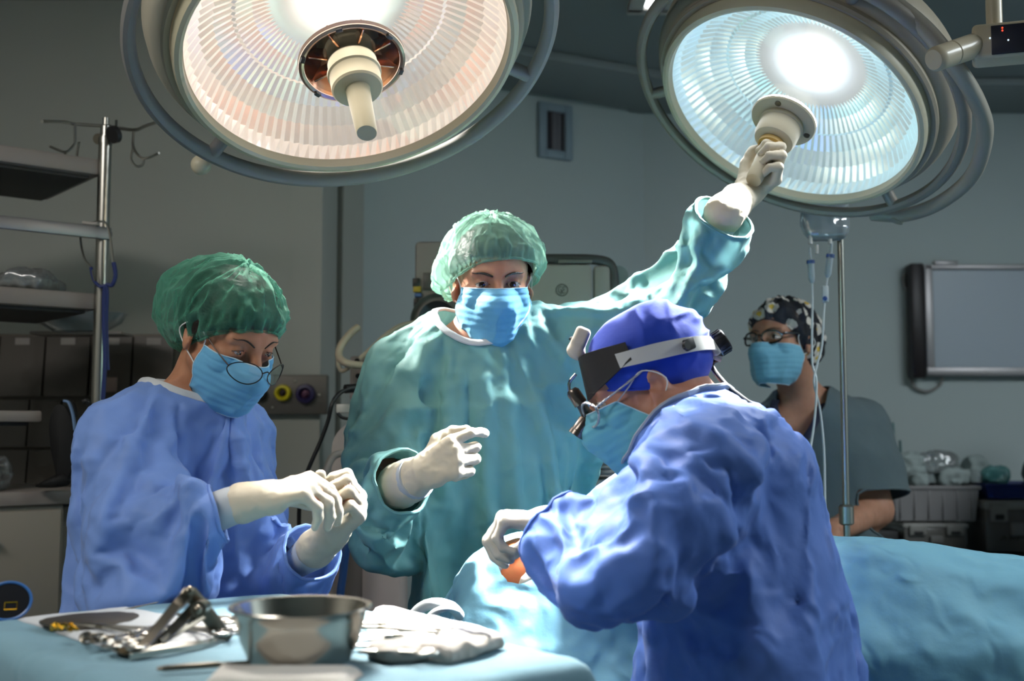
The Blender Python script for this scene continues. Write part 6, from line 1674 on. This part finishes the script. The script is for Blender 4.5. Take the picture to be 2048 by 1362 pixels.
def bag(u, v0, v1, w_, lab, seed):
    c = W(u, (v0+v1)/2, Yi-.02); h_ = (W(u, v0, Yi)[2]-W(u, v1, Yi)[2])/2
    t = thing('infusion_bag', lab, 'infusion bag', c-[0, 0, h_])
    V, F = sdf_mesh(lambda P: sbox(P, c, (w_, .022, h_), None, .02), c-[w_+.03, .06, h_+.03], c+[w_+.03, .06, h_+.03], .006)
    V = V+normals_of(V, F)*(.006*ridge(V*22, seed))[:, None]
    ORI[t.name] = np.array(t.location); mk('bag_film', V, F, filmy('bag_film', 'ccd6da', .3, .25, .1), t)
    return t, c, h_
b1, c1_, h1_ = bag(1648, 330, 478, .056, 'clear infusion bag hanging under the lamp rim', 5)
for k, (u, v0) in enumerate(((1621, 470), (1633, 490), (1660, 470))):
    MB().cyl(W(u, v0, Yi-.03), W(u, v0+18, Yi-.03), .005).build('port', WHITEPL, b1)
def drip(u0, v0, u1, v1, lab, path, wheel=None):
    a, b = W(u0, v0, Yi-.03), W(u1, v1, Yi-.03); L = np.linalg.norm(b-a)
    t = thing('drip_line', lab, 'drip line', b)
    MB().lathe([(.0005, -.03), (.003, -.03), (.004, -.002), (.0095, 0), (.0095, .008), (.0085, .009), (.0085, L*.85), (.004, L), (.0005, L)], a, frame_from(b-a), 18).build('drip_chamber', filmy('chamber_film', 'ccd6da', .35, .25, .1), t)
    MB().cyl(a+(b-a)*.02, a+(b-a)*.16, .0102).build('chamber_cap', pm('drip_cap', '39507e' if wheel is None else 'b8bec0', .4), t)
    MB().tube([b]+[W(*p) for p in path], .0028, 8, 6).build('tubing', pm('clear_tubing', 'c6cbcb', .3), t)
    if wheel: MB().box(W(*wheel), (.016, .014, .04), bev=.003).build('roller_clamp', pm('clamp_white', 'bcc3c4', .4), t); MB().sphere(W(wheel[0], wheel[1]+9, wheel[2]-.006), .006, 10, 8).build('roller', pm('clamp_blue', '2f4d8a', .4), t)
drip(1621, 520, 1624, 566, 'drip line with a blue capped chamber left of the pole',
     [(1625, 600, Yi-.03), (1624, 680, Yi-.04), (1625, 730, Yi-.05), (1633, 762, Yi-.06), (1630, 830, Yi-.08), (1622, 890, Yi-.1), (1612, 940, Yi-.14), (1600, 1000, Yi-.2)])
drip(1661, 508, 1655, 555, 'drip line with a roller clamp nearest the pole',
     [(1652, 575, Yi-.03), (1648, 620, Yi-.03), (1644, 690, Yi-.04), (1634, 730, Yi-.05), (1628, 765, Yi-.06), (1640, 820, Yi-.06), (1648, 900, Yi-.08), (1650, 1000, Yi-.1), (1652, 1080, Yi-.12)], (1650, 588, Yi-.03))
# ------------------------------------------------------------------ back counter with bins, boxes and packs
Yc = 4.35
ct = thing('counter', 'dark counter along the far wall under the whiteboard', 'counter', (W(1950, 1100, Yc)[0], Yc+.2, 0))
zct = min(W(1900, 1106, Yc)[2], W(1900, 1106, Yc-.02)[2])-.001
xa, xb = W(1650, 1100, Yc)[0], 2.9
MB().box(((xa+xb)/2, Yc+.18, zct-.02), (xb-xa, .52, .04), bev=.006).build('worktop', pm('worktop_dark', '3a3a3a', .4), ct)
for i in range(3):
    w_ = (xb-xa)/3; cx = xa+w_*(i+.5)
    MB().box((cx, Yc+.2, (zct-.04)/2), (w_-.006, .44, zct-.05), bev=.004).build('cabinet', pm('counter_cabinet', '75787a', .5), ct)
    d_ = MB().box((cx, Yc-.027, (zct-.04)/2), (w_-.03, .016, zct-.12), bev=.004).build('door', pm('counter_door', '7c8082', .5), ct)
    MB().tube([(cx+.1, Yc-.035, zct-.15), (cx+.1, Yc-.06, zct-.15), (cx+.1, Yc-.06, zct-.27), (cx+.1, Yc-.035, zct-.27)], .005, 8, 0).build('handle', STEEL, d_)
def ubox(u0, v0, u1, v1, Y): a, b = W(u0, v0, Y), W(u1, v1, Y); return a[0], b[0], a[2], b[2]
def open_bin(u0, v0, u1, v1, Y, dep, lab, mat, name='storage_bin', ribs=6, taper=.012):
    x0, x1, z1, z0 = ubox(u0, v0, u1, v1, Y); t = thing(name, lab, 'bin', ((x0+x1)/2, Y+dep/2, z0))
    h = z1-z0; cx, cy = (x0+x1)/2, Y+dep/2; hw, hd = (x1-x0)/2, dep/2
    rect = lambda s, z: np.array([[cx-(hw-s), cy-(hd-s), z], [cx+(hw-s), cy-(hd-s), z], [cx+(hw-s), cy+(hd-s), z], [cx-(hw-s), cy+(hd-s), z]])
    MB().rings([rect(taper, z0), rect(0, z1), rect(.004, z1), rect(taper+.004, z0+.004)], True, True, True).build('bin_body', mat, t, smooth=False)
    m = MB()
    for p, q in (((cx, Y), (2*hw+.014, .012)), ((cx, Y+dep), (2*hw+.014, .012)), ((x0, cy), (.012, dep)), ((x1, cy), (.012, dep))): m.box((p[0], p[1], z1-.006), (q[0], q[1], .014), bev=.003)
    m.build('rim', mat, t)
    for i in range(ribs):
        x = x0+(x1-x0)*(i+.5)/ribs; MB().box((x, Y+taper*.5-.002, z0+h*.46), (.006, .008, h*.8), bev=.002).build('rib', mat, t)
    return t
GB = pm('grey_bin', '9a9696', .5); 
zsup = W(1800, 1043, Yc)[2]
open_bin(1787, 972, 1960, 1042, Yc, .26, 'pale grey open storage bin full of sterile packs', GB)
def latch_box(u0, v0, u1, v1, Y, dep, lab, text=None):
    x0, x1, z1, z0 = ubox(u0, v0, u1, v1, Y); h = z1-z0; w_ = x1-x0; cx, cy = (x0+x1)/2, Y+dep/2
    t = thing('storage_box', lab, 'box', (cx, cy, z0), 'latched boxes on the counter')
    bm_ = pm('frosted_box', '75716c', .3, coat=.3)
    MB().box((cx, cy, z0+h*.42), (w_*.96, dep*.96, h*.84), bev=.01).build('box_body', bm_, t)
    MB().box((cx, cy, z0+h*.90), (w_, dep, h*.18), bev=.008).build('lid', pm('box_lid', 'a5a29c', .4), t)
    for s in (-.28, .28):
        o = MB().box((cx+w_*s, Y-.004, z0+h*.76), (w_*.26, .012, h*.34), bev=.004).build('latch', pm('box_latch', '9b9892', .35), t)
        MB().box((cx+w_*s, Y-.011, z0+h*.68), (w_*.14, .006, h*.10), bev=.002).build('latch_slot', DARKPL, o)
    MB().box((cx, Y-.003, z0+h*.45), (w_*.2, .012, h*.25), bev=.004).build('box_handle', GREYPL, t)
    return t, (cx, Y+dep*.02, z0+h*.35, h)
latch_box(1806, 1046, 1940, 1106, Yc, .26, 'frosted latched box under the pale grey bin')
lb, (lx, ly, lz, lh) = latch_box(1968, 1000, 2100, 1106, Yc-.02, .26, 'tall frosted latched box at the right end of the counter')
m = MB()                          # faded marker strokes, no longer legible
for k, (x, z, r) in enumerate(((-.035, 0, .7), (-.03, 0, -.7), (-.008, .0, 1.2), (.006, -.002, .4), (.022, 0, .9), (.036, .001, -.3))):
    m.tube([np.array([lx-.02+x-.009*cos(r), ly-.0088, lz-.012+z-.011*sin(r)]), np.array([lx-.02+x+.002, ly-.0088, lz-.012+z+.003]), np.array([lx-.02+x+.009*cos(r), ly-.0088, lz-.012+z+.011*sin(r)])], .0026, 6, 3, flat=(1, .3))
m.build('marker_smudge', pm('marker_ink', '4b4641', .7), lb)
x0, x1, z1, z0 = ubox(1972, 968, 2110, 998, Yc-.02)
bt = thing('blue_tray', 'blue plastic tray on top of the tall latched box', 'tray', ((x0+x1)/2, Yc+.11, z0))
BTM = pm('blue_tray', '1d2f6e', .45)
rect = lambda s, z: np.array([[x0+s, Yc-.02+s, z], [x1-s, Yc-.02+s, z], [x1-s, Yc+.24-s, z], [x0+s, Yc+.24-s, z]])
MB().rings([rect(.012, z0), rect(0, z1), rect(.006, z1), rect(.016, z0+.005)], True, True, True).build('tray_body', BTM, bt, smooth=False)
MB().box(((x0+x1)/2, Yc-.02, z1-.004), (x1-x0+.01, .01, .01), bev=.002).build('tray_rim', BTM, bt)
POUCH = fabric('paper_pouch', 'b9c6c4', transl=.1, rough=.7); POUCHT = pm('teal_film', '5f9a98', .25, coat=.4)
zb = W(1870, 985, Yc+.1)[2]
packs = [(1820, 930, .055, .05, 'white folded sterile pack standing at the left of the grey bin', 1, POUCH), (1872, 925, .075, .040, 'silvery clear pack lying across the top of the grey bin', 2, FILM), (1836, 955, .035, .035, 'small white pack tucked in the front of the grey bin', 3, POUCH),
         (1905, 952, .065, .035, 'large crumpled white pack at the front of the grey bin', 4, POUCH), (1950, 940, .04, .055, 'pale teal pack sticking out at the right end of the grey bin', 5, POUCH)]
for u, v, a, b, lab, sd_, mt in packs:
    film_pile('sterile_pack', W(u, v, Yc+.12), (a, .05, b), lab, 'pack', 'sterile packs in the grey bin', sd_*7, h=.007, mat=mt, amp=.008)
film_pile('sterile_pack', W(1985, 950, Yc+.1), (.05, .06, .035), 'teal pack between the grey bin and the blue tray', 'pack', 'sterile packs in the grey bin', 77, h=.007, mat=POUCHT, amp=.008)
for i, (u, v0, v1) in enumerate(((1786, 845, 985), (1800, 880, 985))):
    a = W(u, v0, Yc+.2); b = W(u-2, v1, Yc+.2)
    MB().tube([a, (a+b)/2+[.004, 0, 0], b], [.012, .017, .017], 10, 4, flat=(1, .3)).build('swab_sleeve', pm('teal_sleeve', '7fa6a8', .3, coat=.3), None, label=['tall teal film sleeve standing left of the grey bin', 'short teal film sleeve standing against the grey bin'][i], cat='sleeve')
x0, x1, z1, z0 = ubox(1740, 1062, 1800, 1106, Yc)
kb = thing('small_drawer_box', 'small dark box on the counter left of the latched box', 'box', ((x0+x1)/2, Yc+.1, zct))
MB().box(((x0+x1)/2, Yc+.1, (z1+zct)/2), (x1-x0, .18, z1-zct), bev=.006).build('box_body', DARKPL, kb)
MB().box(((x0+x1)/2, Yc+.006, (z1+zct)/2), (.06, .006, .02), bev=.002).build('label_holder', GREYPL, kb)
# ------------------------------------------------------------------ somebody at the right edge of the frame
Yp = 3.9; px_ = W(2044, 905, Yp)[0]+.285
prs = thing('person', 'person of whom only a dark teal sleeve shows at the right edge', 'person', (px_, Yp, 0))
def p_body(P):
    d = sell(P, (px_+.02, Yp, 1.60), (.078, .098, .115)); d = smin(d, scap(P, (px_+.02, Yp+.01, 1.5), (px_+.02, Yp+.02, 1.40), .05), .03); d = smin(d, ssph(P, (px_+.02, Yp-.1, 1.585), .015), .02)
    d = smin(d, loft_d(P, [.85, .95, 1.12, 1.28, 1.42], [px_+.02]*5, [Yp]*5, [.16, .17, .15, .17, .10], [.11, .115, .1, .11, .08]), .04)
    for s in (-1, 1):
        d = smin(d, schain(P, [np.array([px_+.02+s*.16, Yp, 1.36]), np.array([px_+.02+s*.2, Yp+.02, 1.08]), np.array([px_+.02+s*.19, Yp-.02, .84]), np.array([px_+.02+s*.18, Yp-.05, .76])], [.048, .04, .028, .03], .02), .03)
        d = smin(d, schain(P, [np.array([px_+.02+s*.08, Yp, .88]), np.array([px_+.02+s*.09, Yp, .5]), np.array([px_+.02+s*.09, Yp, .09])], [.08, .052, .04], .02), .03)
    return d
V, F = sdf_mesh(p_body, (px_-.35, Yp-.4, .04), (px_+.38, Yp+.3, 1.78), .014); mk('body', V, F, SK_B, prs)
def p_top(P):
    d = loft_d(P, [.78, .95, 1.12, 1.28, 1.44], [px_+.02]*5, [Yp]*5, [.21, .20, .18, .19, .10], [.15, .145, .13, .135, .09])
    for s in (-1, 1): d = smin(d, schain(P, [np.array([px_+.02+s*.15, Yp, 1.36]), np.array([px_+.02+s*.21, Yp+.01, 1.20])], [.075, .085], .02), .04)
    return d
V, F = sdf_mesh(p_top, (px_-.4, Yp-.3, .72), (px_+.42, Yp+.3, 1.5), .012); V = V+normals_of(V, F)*cloth_noise(V, .006, 7, 5)[:, None]; mk('scrub_top', V, F, SCRUB, prs)
def p_tr(P):
    d = None
    for s in (-1, 1):
        e = schain(P, [np.array([px_+.02+s*.085, Yp, .88]), np.array([px_+.02+s*.09, Yp, .5]), np.array([px_+.02+s*.09, Yp, .1])], [.12, .085, .075], .02); d = e if d is None else smin(d, e, .04)
    return np.maximum(d, .09-P[:, 2])
V, F = sdf_mesh(p_tr, (px_-.35, Yp-.3, .08), (px_+.38, Yp+.3, 1.02), .018); mk('scrub_trousers', V, F, SCRUB, prs)
shoe_pair(prs, [(px_-.07, Yp), (px_+.11, Yp)], 0, pm('white_clog', 'd8d8d8', .5))
